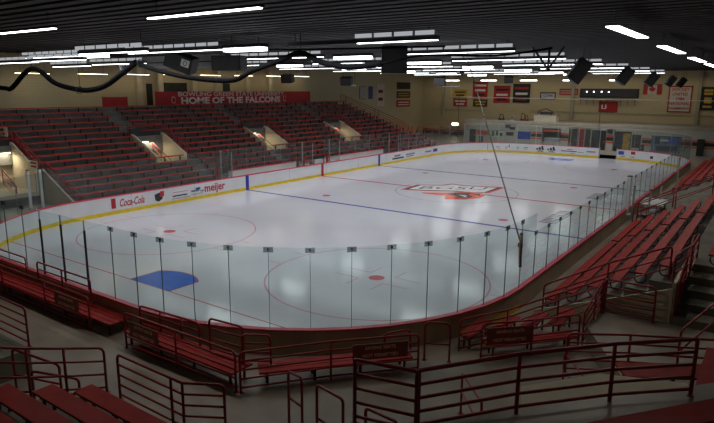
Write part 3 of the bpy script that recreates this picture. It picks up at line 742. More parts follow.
# near end stand: terraces, benches, guards
mb = MB()
for i in range(0, 12):
    y1 = -34.0-.8*i
    mb.span((7.85, y1-.8, FZ), (10.6+.8*i*.6, y1, 1.05+.35*i))
struct(mb.build('near_stand_floor', M['stand_r']))
mb = MB()
for i in range(0, 8): mb.span((-12, -33.8-.8*(i+1), FZ), (4.5, -33.8-.8*i, 1.05+.35*i))
struct(mb.build('near_left_stand_floor', M['stand_r']))
struct(MB().span((7.72, -36.2, FZ), (7.85, -33.95, 1.08)).span((7.85, -34.04, FZ), (10.6, -33.95, 1.05)).build('wall_near_stand', M['cream_dim']))
for i in range(4):
    y = -34.55-.8*i; z_ = 1.5+.35*i
    plank_bench('dark red bench end behind the near stand rail, %s row up' % ORD[i], (8.3, y), (10.9+.5*i, y), .42, z_, floor=1.05+.35*i, planks=1, group='near stand benches')
guard('red guard across the bench ends of the near stand', [(8.12, -33.92, 1.05), (8.05, -34.75, 1.33), (8.0, -35.45, 1.58), (7.95, -36.6, 2.05)], H=1.05, n=3)
guard('red guard along the front of the near stand, bending at its right end', [(8.62, -33.92, 1.05), (10.4, -33.92, 1.05), (10.75, -33.92, 1.05), (11.45, -33.5, 1.05)], H=1.05, n=4)
guard('red guard at the front of the next stand block at the left edge', [(-.5, -33.75, 1.05), (2.2, -33.75, 1.05), (4.35, -33.75, 1.05)], H=1.05, n=4)
handrail('curved red stair rail seen through the bench end guard, left one', (6.1, -34.9), (6.9, -34.3), 1.9, 1.5, .5, .45)
handrail('curved red stair rail seen through the bench end guard, right one', (6.9, -34.9), (7.5, -34.2), 1.6, 1.3, .5, .45)

# corner stand: platform, big guard, treads, bench in front of the camera
PZ = 2.3
nd = Vector((.7535, -.6575, 0)); ad_ = Vector((.6575, .7535, 0))         # away from the rink / along the platform
g0 = Vector((15.3, -32.85, 0))
def pl(a, n_, z_): v = g0 + ad_*a + nd*n_; return (v.x, v.y, z_)
struct(MB().poly([pl(-.2, -.15, PZ), pl(6.2, -.15, PZ), pl(6.2, 1.2, PZ), pl(-.2, 1.2, PZ)], th=PZ-FZ).build('platform_floor', M['concourse']))
mb = MB()
for i in range(9): mb.poly([pl(.3, 1.2+.75*i, PZ+.1+.36*i), pl(9, 1.2+.75*i, PZ+.1+.36*i), pl(9, 1.95+.75*i, PZ+.1+.36*i), pl(.3, 1.95+.75*i, PZ+.1+.36*i)], th=1.2)
struct(mb.build('corner_stand_floor', M['stand_r']))
struct(MB().poly([(16.45, -31.2, 1.93), (15.95, -29.9, 1.93), (17.1, -28.4, 1.93), (18.6, -27.8, 1.93), (19.2, -29.2, 1.93)], th=1.5).build('step_floor', M['cream']))
guard('big dark red guard across the front of the corner platform', [pl(0, 0, PZ-.1), pl(1.75, 0, PZ), pl(3.55, 0, PZ), pl(5.1, .15, PZ)], H=1.08, n=4, r=.036, cr=.03)
guard('dark red side guard of the corner platform beside the stair', [(14.3, -33.2, PZ-.13), (15.36, -33.02, PZ-.1)], H=1.15, n=4, r=.034, cr=.03)
plank_bench('broad dark red bench in front of the camera on the corner platform', (17.0, -33.15), (19.75, -29.5), .55, 2.72, floor=PZ, planks=1, group='corner platform benches')
plank_bench('red bench below the platform guard at the right, pale ends', (17.3, -27.55), (19.0, -26.45), .7, 1.75, floor=1.0, planks=1, group='corner platform benches')
plank_bench('red bench end at the right of the corner platform guard', (18.98, -28.85), (18.98, -26.3), .42, 2.2, floor=1.0, planks=1, group='corner platform benches')
struct(MB().poly([(17.0, -29.4, 1.3), (19.4, -26.7, 1.3), (20.6, -26.9, 1.3), (17.9, -30.3, 1.3)], th=.9).build('side_step_floor', M['stand_r']))
handrail('lower red loop rail on the platform stair', (11.6, -31.85), (12.15, -32.05), 1.75, 1.85, FZ, FZ)
handrail('middle red loop rail on the platform stair', (12.75, -32.3), (13.5, -32.45), 2.0, 2.0, FZ, FZ)
handrail('upper red loop rail on the platform stair', (14.25, -32.8), (15.0, -33.0), 2.25, 2.35, FZ, .9)
handrail('brightly lit red stair rail rising towards the corner platform, left one', (14.35, -29.1), (15.7, -31.2), 1.4, 2.1, FZ, 1.0, r=.026, m='rail_lit')
handrail('brightly lit red stair rail rising towards the corner platform, right one', (15.9, -26.65), (17.2, -29.2), 1.4, 1.9, FZ, 1.0, r=.026, m='rail_lit')
guard('pale topped red guard behind the big platform guard', [(16.0, -26.9, 1.0), (17.3, -26.6, 1.2), (19.0, -26.0, 1.3)], H=1.0, n=4)

# ------------------------------------------------------------------ team benches on the left
def wallboard(label, y0, y1):
    t = thing('bench_wall', label, 'wall board', (-14.85, (y0+y1)/2, FZ), 'team bench back walls')
    MB().span((-14.95, y0, FZ-.2), (-14.85, y1, 1.28)).build('board_face', M['board'], t)
    MB().span((-14.98, y0, 1.28), (-14.82, y1, 1.34)).build('cap_rail', M['cap'], t)
    MB().span((-14.84, y0, FZ), (-14.45, y1, FZ+.04)).build('floor_strip', M['dark'], t)
    MB().span((-14.7, y0+.2, .72), (-14.45, y1-.2, .78)).build('bench_plank', M['wood'], t)
wallboard('white back wall of the near team bench on the left side', -9.2, -1.3)
wallboard('white back wall of the far team bench on the left side', 2.7, 12.8)
bg = [(-14.9, y) for y in (-9.2, -7.2, -5.2, -3.2, -1.3)]
for i in range(4): panel(bg[i], bg[i+1], 2.95, 'glass panel behind the near team bench, %s along' % ORD[i], 'team bench glass', m='glass_far', clip=False, seam='alu', z0=1.34)
bg = [(-14.9, y) for y in (2.7, 5.2, 7.7, 10.2, 12.8)]
for i in range(4): panel(bg[i], bg[i+1], 2.95, 'glass panel behind the far team bench, %s along' % ORD[i], 'team bench glass', m='glass_far', clip=False, seam='alu', z0=1.34)
for k, (y, nm) in enumerate(((-10.5, 'near end of the near team bench'), (-1.2, 'far end of the near team bench'), (2.6, 'near end of the far team bench'), (12.9, 'far end of the far team bench'))):
    panel((-13.05, y), (-14.9, y), 3.0, 'cross glass panel at the %s' % nm, 'team bench glass', m='glass_far', clip=False, seam='alu', sw=.06)
    post('bench_post', 'pale post at the %s' % nm, -14.2, y, FZ, 3.05, .08, 'alu', 'team bench posts')
    post('bench_gate_post', 'short red post at the %s' % nm, -14.3, y-.22 if k % 2 == 0 else y+.25, FZ, 1.75, .12, 'red', 'red bench posts')
t = thing('scorer_box', 'white boxed counter between the two team benches', 'counter', (-14.6, .7, FZ))
MB().span((-14.9, -.9, FZ-.2), (-14.7, .3, 1.25)).build('front_panel', M['board'], t); MB().span((-14.95, -.9, 1.25), (-14.4, .3, 1.3)).build('top', M['cap'], t)
MB().span((-14.9, 1.2, FZ-.2), (-14.7, 2.3, 1.2)).build('side_panel', M['board'], t)
# penalty box on the right
t = thing('penalty_box_table', 'white topped table behind the right glass past the white post', 'table', (14.0, -2.6, FZ))
MB().span((13.35, -3.7, 1.18), (14.6, -1.4, 1.25)).build('tabletop', M['board'], t)
for x in (13.5, 14.45):
    for y in (-3.5, -1.6): MB().span((x-.04, y-.04, FZ), (x+.04, y+.04, 1.18)).build('leg', M['steel'], t)
MB().span((13.4, -3.6, .55), (14.5, -1.5, .6)).build('shelf', M['board'], t)

# ------------------------------------------------------------------ banners and things on the far wall
YW = 43.92
def banner(name, label, x0, x1, z0, z1, m, trim=None, lines=(), lm='white', y=YW, group=None, cat='banner', blocks=()):
    t = thing(name, label, cat, ((x0+x1)/2, y, z0), group)
    cl = MB().span((x0, y-.02, z0), (x1, y, z1)).build('cloth', M[m], t)
    MB().tube([(x0-.05, y-.02, z1), (x1+.05, y-.02, z1)], .03, 6).build('rod', M['dark'], t)
    if trim:
        w = .14
        for a in ((x0, z0, x1, z0+w), (x0, z1-w, x1, z1), (x0, z0, x0+w, z1), (x1-w, z0, x1, z1)):
            MB().span((a[0], y-.03, a[1]), (a[2], y-.02, a[3])).build('border', M[trim], cl)
    k = len(lines)
    for i, s in enumerate(lines):
        h = (z1-z0)/(k+.6); sz = min(h*.85, (x1-x0)*.85/(max(1, len(s))*.62))
        text('lettering', s, sz, ((x0+x1)/2, y-.032, z1-h*(i+1)), X_, Z_, M[lm], cl, align='CENTER', bold=.01)
    for (a, b, c, d, mm) in blocks:
        W, H = x1-x0, z1-z0
        MB().span((x0+a*W, y-.035, z0+b*H), (x0+c*W, y-.02, z0+d*H)).build('printed_mark', M[mm], cl)
    return t
lines3 = ((.12, .6, .88, .8, 'white'), (.2, .2, .8, .42, 'white'))
linesg = ((.12, .6, .88, .8, 'gold'), (.2, .2, .8, .42, 'gold'))
banner('wall_banner', 'black banner at the top of the leftmost stack on the far wall', -32.41+7, -29.75+7, 7.52, 8.62, 'black', blocks=((.1, .3, .9, .6, 'brown'),)) if False else None
stack = [(-26.9, -24.4, 'first'), (-22.9, -20.6, 'second')]
FB = [  # name label x0 x1 z0 z1 mat blocks
 ('black banner above a brown one, leftmost stack on the far wall', -27.2, -25.05, 7.2, 8.2, 'black', ()),
]
# the left column pair hangs on the wall further back than the mezzanine front: same wall, left part
for (lab, x0, x1, z0, z1, m, blk) in (
    ('black felt banner topping the leftmost stack on the far wall', -32.41, -29.75, 7.52, 8.62, 'black', ()),
    ('brown banner with gold words in the leftmost stack on the far wall', -32.38, -29.71, 6.18, 7.27, 'brown', linesg),
    ('red banner with white words under the brown one, leftmost stack', -32.35, -29.76, 4.83, 5.82, 'red', lines3),
    ('yellow banner topping the second stack on the far wall', -27.68, -25.11, 7.63, 8.62, 'gold', ()),
    ('black banner with pale words in the second stack on the far wall', -27.69, -25.19, 6.29, 7.38, 'black', lines3),
    ('green banner at the foot of the second stack on the far wall', -27.64, -25.13, 4.86, 5.93, 'green', lines3),
    ('yellow banner with dark words over a red one on the far wall', -22.23, -19.9, 6.3, 7.45, 'gold', ((.12, .6, .88, .8, 'brown'), (.2, .2, .8, .42, 'brown'))),
    ('red banner with white words below the yellow one on the far wall', -22.17, -19.9, 4.98, 6.11, 'red', lines3),
    ('tall red banner with white bands above a dark gold one', -19.03, -16.66, 6.3, 8.63, 'red', ((.1, .72, .9, .84, 'white'), (.15, .42, .85, .54, 'white'), (.2, .14, .8, .26, 'black'))),
    ('dark banner with gold words below the tall red banner', -18.9, -16.59, 5.01, 6.06, 'brown', linesg),
    ('tall red banner with dark words, alone beside the black one', -15.66, -13.14, 5.64, 8.05, 'red', ((.1, .72, .9, .84, 'black'), (.15, .42, .85, .54, 'white'), (.2, .14, .8, .26, 'black'))),
    ('tall black banner with red words on the far wall', -12.72, -10.19, 5.7, 8.35, 'black', ((.1, .72, .9, .84, 'red'), (.15, .42, .85, .54, 'white'), (.2, .14, .8, .26, 'red'))),
    ('small red striped pennant left of the scoreboard', -6.06, -3.57, 6.9, 7.68, 'red', ((.05, .62, .95, .75, 'cream_flag'), (.05, .25, .95, .38, 'cream_flag'))),
    ('square red banner with white bird outline under the scoreboard', -.72, 1.67, 4.7, 6.08, 'red', ((.15, .3, .22, .7, 'white'), (.22, .3, .4, .38, 'white'), (.35, .4, .42, .75, 'white'))),
):
    if x0 < -27.4: continue
    banner('wall_banner', lab, x0, x1, z0, z1, m, blocks=blk, group='far wall banners')
# banners that hang in front of the left part of the far wall, nearer than it
def near_wall(x0, x1, z0, z1, lab, m, blk, name='wall_banner', cat='banner'):
    # same sight line at the shorter distance of the left back corner (wall at y=33)
    banner(name, lab, x0, x1, z0, z1, m, blocks=blk, group='far wall banners', y=33.0, cat=cat)
banner('wall_sign', 'white framed sign with dark initials on the far wall', -8.71, -6.55, 6.26, 7.2, 'cream_flag', trim='dark', lines=('CCHA',), lm='blue', cat='sign')
banner('championship_banner', 'white banner with red border and red words on the far wall', 7.53, 10.14, 4.93, 8.14, 'cream_flag', trim='red', lines=('HOCKEY', 'UNITED', '1984', 'NATIONAL', 'CHAMPIONS'), lm='red')
banner('wall_banner', 'black banner with gold emblem at the right edge of the far wall', 11.09, 12.67, 5.27, 8.04, 'black', blocks=((.2, .8, .8, .9, 'gold'), (.2, .66, .8, .76, 'gold'), (.25, .3, .75, .55, 'gold'), (.2, .1, .8, .2, 'gold')))
banner('wall_banner', 'dark banner cut by the right edge of the far wall', 12.95, 14.5, 5.27, 8.04, 'brown', blocks=linesg)
# flag with red bars and a leaf
t = banner('flag', 'red and white maple leaf flag high on the far wall', 4.54, 6.68, 7.09, 8.32, 'cream_flag', cat='flag', blocks=((0, 0, .25, 1, 'red'), (.75, 0, 1, 1, 'red')))
leaf = [(0, -.5), (.04, -.22), (.3, -.27), (.25, -.17), (.48, .03), (.40, .08), (.44, .25), (.28, .21), (.25, .29), (.12, .14), (.17, .42), (.09, .37), (0, .52)]
leaf = leaf + [(-x, y) for x, y in leaf[-2:0:-1]]
MB().poly([(5.61+x*.85, YW-.036, 7.7+y*.9) for x, y in leaf], n=(0, -1, 0)).build('leaf', M['red'], t)
# scoreboard
t = thing('scoreboard', 'long black scoreboard with four lit dots on the far wall', 'scoreboard', (.4, 43.8, 6.5))
MB().span((-3.19, 43.5, 6.6), (4.05, 43.9, 7.75)).build('cabinet', M['black'], t); MB().span((-3.0, 43.47, 6.72), (3.9, 43.5, 7.62)).build('face', M['dark'], t)
for x in (-2.3, -1.4, -.4, .5): MB().sphere((x, 43.45, 7.35), .08).build('bulb', M['tube_far'], t)
MB().span((-3.3, 43.4, 6.42), (4.1, 43.9, 6.5)).build('ledge', M['cream'], t)
for k in range(9): MB().span((-3.1+.85*k, 43.6, 5.6), (-3.05+.85*k, 43.65, 6.42)).build('hanger', M['dark'], t)
# mezzanine clutter
t = thing('equipment_box', 'white box standing on the mezzanine edge at the far end', 'box', (-5.45, 37, 3.5))
MB().span((-6.9, 36.6, 3.5), (-4.0, 37.6, 4.35)).build('body', M['cream'], t); MB().span((-6.95, 36.55, 4.35), (-3.95, 37.65, 4.42)).build('lid', M['cream_dim'], t)
t = thing('machine_frame', 'dark curved machine frame on top of the white mezzanine box', 'machine', (-5.6, 37.2, 4.42))
MB().tube([(-6.6, 37, 4.42), (-6.4, 37, 4.9), (-5.5, 37, 5.2), (-4.7, 37, 4.85), (-4.5, 37, 4.42)], .06, 6).build('hoop', M['dark'], t); MB().span((-6.3, 36.9, 4.42), (-4.8, 37.3, 4.75)).build('body', M['dark'], t)
for i, (x, w, h, m) in enumerate(((-11.6, .7, .8, 'dark'), (-10.0, .5, .6, 'steel'), (-8.6, .6, 1.0, 'brown'), (-8.1, .4, .75, 'red_dk'))):
    t = thing('exercise_machine', '%s upright machine on the mezzanine, %s from its left end' % (('dark', 'grey', 'brown', 'red')[i], ORD[i]), 'machine', (x, 37.2, 3.5), 'mezzanine machines')
    MB().span((x-w/2, 37, 3.5), (x+w/2, 37.5, 3.5+h*.25)).build('base', M[m], t); MB().tube([(x-w/2+.05, 37.2, 3.5), (x-w/4, 37.2, 3.5+h), (x+w/3, 37.2, 3.5+h*.9), (x+w/2, 37.2, 3.5)], .05, 6).build('frame', M[m], t)
for i, x in enumerate((14.3, 15.0, 15.7)):
    t = thing('mezzanine_seat', 'red chair on the mezzanine at the right, %s along' % ORD[i], 'chair', (x, 36.8, 3.5), 'mezzanine chairs')
    MB().span((x-.22, 36.6, 3.9), (x+.22, 37.0, 3.96)).build('seat', M['red'], t); MB().span((x-.22, 37.0, 3.96), (x+.22, 37.05, 4.5)).build('backrest', M['red'], t)
    for sx_ in (-.19, .19): MB().span((x+sx_-.02, 36.62, 3.5), (x+sx_+.02, 36.66, 3.9)).build('leg', M['dark'], t)
# lower far wall fittings
def door(n, x0, x1, z1, m, fm='dark', y=LW-.03, handle=True):
    d = struct(MB().span((x0, y, FZ), (x1, y+.04, z1)).build('door_%d' % n, M[m]))
    mb = MB().span((x0-.08, y-.03, FZ), (x0, y+.05, z1+.08)).span((x1, y-.03, FZ), (x1+.08, y+.05, z1+.08)).span((x0-.08, y-.03, z1), (x1+.08, y+.05, z1+.08)); mb.build('door_frame', M[fm], d)
    if handle: MB().span((x1-.14, y-.06, 1.35), (x1-.08, y, 1.5)).build('door_handle', M['steel'], d)
door(1, -15.5, -14.75, 2.1, 'dark')
banner('wall_panel', 'orange red sign band beside the dark door under the mezzanine', -14.6, -12.7, 1.5, 2.05, 'orange', y=LW-.02, cat='sign', blocks=((.15, .3, .85, .6, 'red'),))
banner('wall_poster', 'green and white poster behind the far glass', -12.47, -10.7, 1.3, 2.15, 'cream_flag', y=LW-.02, cat='poster', blocks=((.05, .1, .3, .9, 'green'), (.4, .2, .6, .95, 'green'), (.72, .1, .95, .7, 'green')))
banner('wall_poster', 'dark and white emblem poster above the green one', -10.54, -8.97, 2.3, 3.0, 'steel', y=LW-.02, cat='poster', blocks=((.05, .4, .5, .9, 'dark'), (.45, .1, .9, .6, 'dark')))
banner('wall_poster', 'small dark plaque left of the blue board', -10.3, -9.3, 1.55, 2.0, 'dark', y=LW-.02, cat='poster')
banner('notice_board', 'plain blue board hung behind the far glass', -8.76, -7.0, 1.2, 2.15, 'blue', y=LW-.02, cat='board')
banner('concession_sign', 'orange red strip sign over the counter opening', -5.35, -3.1, 2.35, 2.6, 'orange', y=LW-.04, cat='sign')
t = thing('snack_counter', 'pale counter in the opening under the mezzanine', 'counter', (-4.2, LW+.6, FZ))
MB().span((-5.2, LW+.3, FZ), (-3.2, LW+.5, 1.45)).build('front_panel', M['steel'], t); MB().span((-5.25, LW+.25, 1.45), (-3.15, LW+.9, 1.52)).build('worktop', M['board'], t)
def striped_column(label, x0, x1, z1):
    t = thing('column_pier', label, 'pillar', ((x0+x1)/2, LW-.1, FZ), 'striped pillars')
    MB().span((x0, LW-.25, FZ), (x1, LW-.0, z1)).build('shaft', M['white_block'], t)
    for z0, z2, m in ((2.05, 2.25, 'orange'), (1.6, 2.0, 'black'), (1.3, 1.5, 'orange')):
        MB().span((x0-.01, LW-.27, z0), (x1+.01, LW-.25, z2)).build('band', M[m], t)
striped_column('white pillar with red and black bands left of the counter', -6.8, -5.45, 2.9)
striped_column('white pillar with red and black bands right of the counter', -3.0, -2.05, 2.9)
striped_column('white pillar with red and black bands beside the far gate', 2.45, 3.25, 2.95)
t = thing('wall_speaker', 'small black speaker at the top of the gate pillar', 'speaker', (2.85, LW-.35, 2.55)); MB().span((2.55, LW-.5, 2.5), (3.1, LW-.28, 2.95)).build('cabinet', M['black'], t); MB().span((2.6, LW-.52, 2.55), (3.05, LW-.5, 2.9)).build('grille', M['dark'], t)
for k, (x0, x1) in enumerate(((-1.8, -1.05), (-.95, -.2), (-.15, .55))):
    door(2+k, x0, x1, 2.85, 'glass_door' if k != 1 else 'red_dk', 'wood')
door(8, .75, 2.25, 2.7, 'glass_door'); door(5, 3.4, 4.2, 2.55, 'black', handle=False); door(6, 4.28, 5.1, 2.55, 'amber')
struct(MB().span((5.3, LW-.04, .9), (6.25, LW, 2.45)).build('window_1', M['glass_door']))
banner('wall_mural', 'blue grey mural picture behind the far right glass', 7.4, 10.5, .6, 2.4, 'mural', y=LW-.05, cat='mural', blocks=((.1, .5, .3, .9, 'dark'), (.55, .55, .85, .95, 'blue'), (.2, .1, .9, .4, 'dark'), (.3, .7, .6, .8, 'cream_flag')))
for i, x in enumerate((-13.6, 6.5, 14.2)):
    t = thing('waste_bin', 'dark bin on the far walkway, %s' % ('below the orange sign', 'beside the window', 'right of the mural')[i], 'bin', (x, LW-.6, FZ))
    MB().tube([(x, LW-.6, FZ), (x, LW-.6, FZ+.85)], .26, 12).build('drum', M['dark'], t); MB().tube([(x, LW-.6, FZ+.85), (x, LW-.6, FZ+.93)], .28, 12).build('lid', M['black'], t)
t = thing('banner_column', 'dark blue black column against the white wall at the far right', 'column', (12.4, LW-.2, FZ)); MB().span((12.1, LW-.3, FZ), (12.8, LW-.03, 2.3)).build('shaft', M['black'], t)
t = thing('exit_lamp', 'yellow white lamp box on the far wall left of the mezzanine', 'lamp', (-21.6, 43.7, 2.1)); MB().span((-22.2, 43.6, 2.0), (-20.9, 43.9, 2.5)).build('housing', M['steel'], t); MB().span((-22.1, 43.57, 2.06), (-21.0, 43.6, 2.44)).build('lens', M['tube_warm'], t)

# ------------------------------------------------------------------ left upper wall, banners
XB = -24.9
t = thing('long_banner', 'long red banner with white slogan above the left stand', 'banner', (XB, 2.2, 5.95))
MB().span((XB-.03, -8.1, 5.98), (XB, 12.75, 7.22)).build('cloth', M['red'], t)
text('lettering', 'BOWLING GREEN STATE UNIVERSITY', .56, (XB+.01, 1.3, 6.80), Y_, Z_, M['cream_flag'], t, align='CENTER', width=14.0, bold=.01)
text('lettering', 'HOME OF THE FALCONS', .80, (XB+.01, 1.15, 6.13), Y_, Z_, M['white'], t, align='CENTER', width=13.1, bold=.03)
for y in (-6.2, 8.4):
    MB().tube([(XB+.012, y+.22*math.cos(a), 6.48+.28*math.sin(a)) for a in [2*PI*i/16 for i in range(16)]], .03, 5).build('emblem', M['white'], t)
for y in (-8, -3, 2, 7, 12.4): MB().tube([(XB-.06, y, 5.98), (XB-.06, y, 7.2)], .03, 6).build('pole', M['rail'], t)
t = thing('small_banner', 'plain small red banner left of the slogan banner', 'banner', (XB, -12, 5.95))
MB().span((XB-.03, -13.07, 5.98), (XB, -10.8, 6.79)).build('cloth', M['red'], t)
for y in (-13.0, -10.85): MB().tube([(XB-.06, y, 5.98), (XB-.06, y, 6.85)], .03, 6).build('pole', M['rail'], t)
def ldoor(n, y0, y1, z0, z1, m):
    struct(MB().span((-27.5, y0, z0), (-27.44, y1, z1)).build(n, M[m]))
ldoor('door_7', -7.1, -6.5, 5.66, 7.9, 'black'); ldoor('window_2', -5.2, -2.6, 7.1, 8.0, 'glass_door'); ldoor('window_3', 2.0, 2.9, 6.9, 8.0, 'glass_door')
for k, y in enumerate((-8.0, -5.8, -1.9, 1.2, 5.2, 8.6)): struct(MB().span((-27.5, y-.25, 5.66), (-27.1, y+.25, 9.9)).build('trim_%d' % (20+k), M['cream']))
for k, (y, m, w) in enumerate(((27.0, 'steel', 1.4), (28.95, 'blue', .9))):
    t = thing('wall_poster', ('grey framed poster' if k == 0 else 'blue upright poster') + ' on the side wall past the left stand', 'poster', (-27.4, y, 6.3), None)
    MB().span((-27.48, y-w/2, 6.2), (-27.42, y+w/2, 7.8)).build('sheet', M[m], t); MB().span((-27.5, y-w/2-.06, 6.14), (-27.48, y+w/2+.06, 7.86)).build('frame', M['dark'], t)
for k, (y0, y1, z0, z1, m, lab) in enumerate(((30.4, 32.4, 5.1, 8.2, 'cream_flag', 'tall pale framed notice on the side wall'), (35.8, 39.7, 7.5, 8.5, 'black', 'black felt banner topping the stack on the side wall'), (35.8, 39.7, 6.2, 7.2, 'brown', 'brown banner with gold words on the side wall'), (35.8, 39.7, 4.9, 5.9, 'red', 'red banner with white words on the side wall'))):
    t = thing('wall_banner', lab, 'banner', (-27.4, (y0+y1)/2, z0), None)
    MB().span((-27.48, y0, z0), (-27.44, y1, z1)).build('cloth', M[m], t); mm = 'gold' if m == 'brown' else ('red_dk' if m == 'cream_flag' else 'white')
    if m != 'black':
        for f in (.25, .6): MB().span((-27.44, y0+.4, z0+(z1-z0)*f), (-27.42, y1-.4, z0+(z1-z0)*(f+.14))).build('printed_mark', M[mm], t)

# ------------------------------------------------------------------ hung things: cables, loudspeakers, duct
DR = [(-26.9, 7.5), (-25.6, 7.46), (-24.64, 7.48), (-22.15, 8.67), (-20.59, 8.59), (-18.87, 7.82), (-16.57, 7.46), (-14.92, 7.41), (-13.3, 7.66), (-11.72, 8.28), (-10.12, 8.97), (-8.9, 8.63), (-6.41, 8.2), (-4.1, 7.99), (-2.31, 7.99), (-1.08, 8.42), (.65, 8.84), (1.88, 9.14), (3.02, 8.73), (4.46, 8.5), (6.1, 8.6)]
def smooth(pts, k=4):
    out = []
    P = [Vector(p) for p in pts]
    for i in range(len(P)-1):
        p0, p1, p2, p3 = P[max(0, i-1)], P[i], P[i+1], P[min(len(P)-1, i+2)]
        for j in range(k):
            s = j/k; out.append(.5*((2*p1)+(p2-p0)*s+(2*p0-5*p1+4*p2-p3)*s*s+(3*p1-p0-3*p2+p3)*s**3))
    return out + [P[-1]]
t = thing('cable_bundle', 'thick black cable bundle drooping below the lights at the left', 'cable', (-14, -17, 8))
MB().tube(smooth([(x, -20, z_) for x, z_ in DR[:11]]), .16, 8).build('bundle', M['cable'], t)
MB().tube(smooth([(x, -20, z_) for x, z_ in DR[10:]]), .125, 8).build('bundle', M['cable'], t)
MB().tube(smooth([(6.1, -20, 8.6), (7.6, -19, 8.95), (9.5, -16.5, 9.0), (11, -14, 9.4)]), .05, 6).build('bundle', M['cable'], t)
for x, z_ in ((-21.6, 8.68), (-10.12, 8.97), (1.88, 9.14), (-16.0, 7.4)):
    MB().tube([(x, -20, z_), (x, -20, CZ-.01)], .02, 5).build('hanger', M['black'], t)
for x, z_ in ((-16.1, 7.4), (-9.7, 8.9)):
    MB().tube([(x+.02, -20+.22*math.cos(a), z_+.22*math.sin(a)) for a in [2*PI*i/14 for i in range(15)]], .022, 5).build('strap', M['black'], t)
t = thing('cable_bundle', 'thin black cable sagging just under the ceiling past the strips', 'cable', (0, -16, 9.6))
MB().tube(smooth([(-6, -18.2, 9.6), (-2, -18.4, 9.5), (1, -18.2, 9.42), (4, -17.8, 9.4), (7.5, -17.2, 9.4)]), .045, 6).build('bundle', M['cable'], t)
def speaker(label, c, d, rot=0, tilt=0, group='hung loudspeakers', roll_=0):
    c = Vector(c); t = thing('loudspeaker', label, 'speaker', c, group)
    tm = Matrix.Rotation(tilt, 4, 'X') @ Matrix.Rotation(roll_, 4, 'Y')
    R = Matrix.Rotation(rot, 4, 'Z') @ tm
    MB().box(c, d, rot=rot, tilt=tm).build('cabinet', M['black'], t, bevel=.03)
    f = c + (R @ Vector((0, -d[1]/2-.012, 0)))
    MB().box(f, (d[0]*.88, .02, d[2]*.88), rot=rot, tilt=tm).build('grille', M['dark'], t)
    for s in (-.3, .3):
        q = c + (R @ Vector((s*d[0], 0, d[2]/2))); MB().tube([q, (q.x, q.y, CZ-.01)], .014, 5).build('chain', M['black'], t)
    return t, f, R, d
speaker('largest black loudspeaker hanging above the middle', (4.85, -17, 8.9), (1.15, .9, 1.2), rot=.6)
speaker('wide black loudspeaker hanging left of the largest one', (-5.9, -17, 8.95), (1.75, .9, .8), rot=.35)
t, f, R, d = speaker('angled black loudspeaker with white badge over the left side', (-10.0, -17, 9.1), (1.7, 1.0, .95), rot=.45, tilt=.15, roll_=.35)
q = f + R @ Vector((.45, -.02, .12)); MB().box(q, (.5, .015, .42), rot=.45, tilt=Matrix.Rotation(.15, 4, 'X') @ Matrix.Rotation(.35, 4, 'Y')).build('badge', M['white'], t)
q2 = f + R @ Vector((.45, -.03, .12)); MB().tube([q2 + R @ Vector((.11*math.cos(a), -.005, .13*math.sin(a))) for a in [2*PI*i/14 for i in range(15)]], .02, 5).build('badge_mark', M['black'], t)
for i, (y, z_, s) in enumerate(((-4.1, 8.7, 1.1), (8.3, 8.66, 1.0), (19.5, 8.57, .95), (30.5, 8.58, .85), (38.6, 8.52, .85))):
    speaker('black tilted loudspeaker in the right-hand row, %s from the camera' % ORD[i], (9.5, y, z_), (.72*s, .7*s, 1.25*s), rot=.5, roll_=.6, group='right row of tilted loudspeakers')
for i, (x, y, z_) in enumerate(((-16.6, 8.5, 8.3), (-9.5, 15.0, 8.35), (-20.0, 3.5, 8.5), (-9.6, 34, 8.8))):
    speaker('small dark loudspeaker over the far half of the hall, %s' % ('above the left boards', 'left of the middle', 'above the left stand', 'before the black banner')[i], (x, y, z_), (1.1, .8, .8), rot=.3, tilt=.2, group='small far loudspeakers')
for i, (x, y) in enumerate(((-17.5, 10.0), (-9.0, 16.5))):
    t = thing('spot_lamp', 'small lit shelf lamp hung over the left side, %s' % ('nearer' if i == 0 else 'farther'), 'lamp', (x, y, 7.9), 'shelf lamps')
    MB().box((x, y, 7.9), (2.0, .3, .08)).build('shade', M['steel'], t); MB().box((x, y, 7.85), (1.9, .25, .02)).build('lens', M['uplit'], t)
    for s in (-.8, .8): MB().tube([(x+s, y, 7.94), (x+s, y, CZ)], .012, 5).build('hanger', M['black'], t)
t = thing('ceiling_duct', 'grey metal duct box behind the badge loudspeaker', 'duct', (-12.5, -14.6, 9.2)); MB().span((-16.6, -15.2, 8.85), (-9.2, -14.2, 9.6)).build('casing', M['steel'], t); MB().span((-16.7, -15.25, 9.15), (-9.1, -14.15, 9.22)).build('flange', M['dark'], t)
t = thing('wall_fan', 'round grey fan hung at the left under the lights', 'fan', (-16.6, -16.4, 8.9)); MB().tube([(-16.6+.5*math.cos(a), -16.4, 8.95+.5*math.sin(a)) for a in [2*PI*i/20 for i in range(21)]], .06, 6).build('cage', M['steel'], t); MB().sphere((-16.6, -16.4, 8.95), .16).build('hub', M['dark'], t)
for k in range(4):
    a = k*PI/2+.4; MB().poly([(-16.6+.1*math.cos(a), -16.38, 8.95+.1*math.sin(a)), (-16.6+.42*math.cos(a-.3), -16.42, 8.95+.42*math.sin(a-.3)), (-16.6+.42*math.cos(a+.3), -16.36, 8.95+.42*math.sin(a+.3))], n=(0, 1, 0)).build('blade', M['steel'], t)
MB().tube([(-16.6, -16.4, 9.45), (-16.6, -16.4, CZ)], .02, 5).build('hanger', M['black'], t)
t = thing('strut_hanger', 'three black struts meeting in a point below the ceiling', 'bracket', (8.3, -6, 8.75))
for x in (7.34, 8.31, 9.15): MB().bar((x, -6, CZ), (8.3, -6, 8.75), .1, .1).build('strut', M['black'], t)
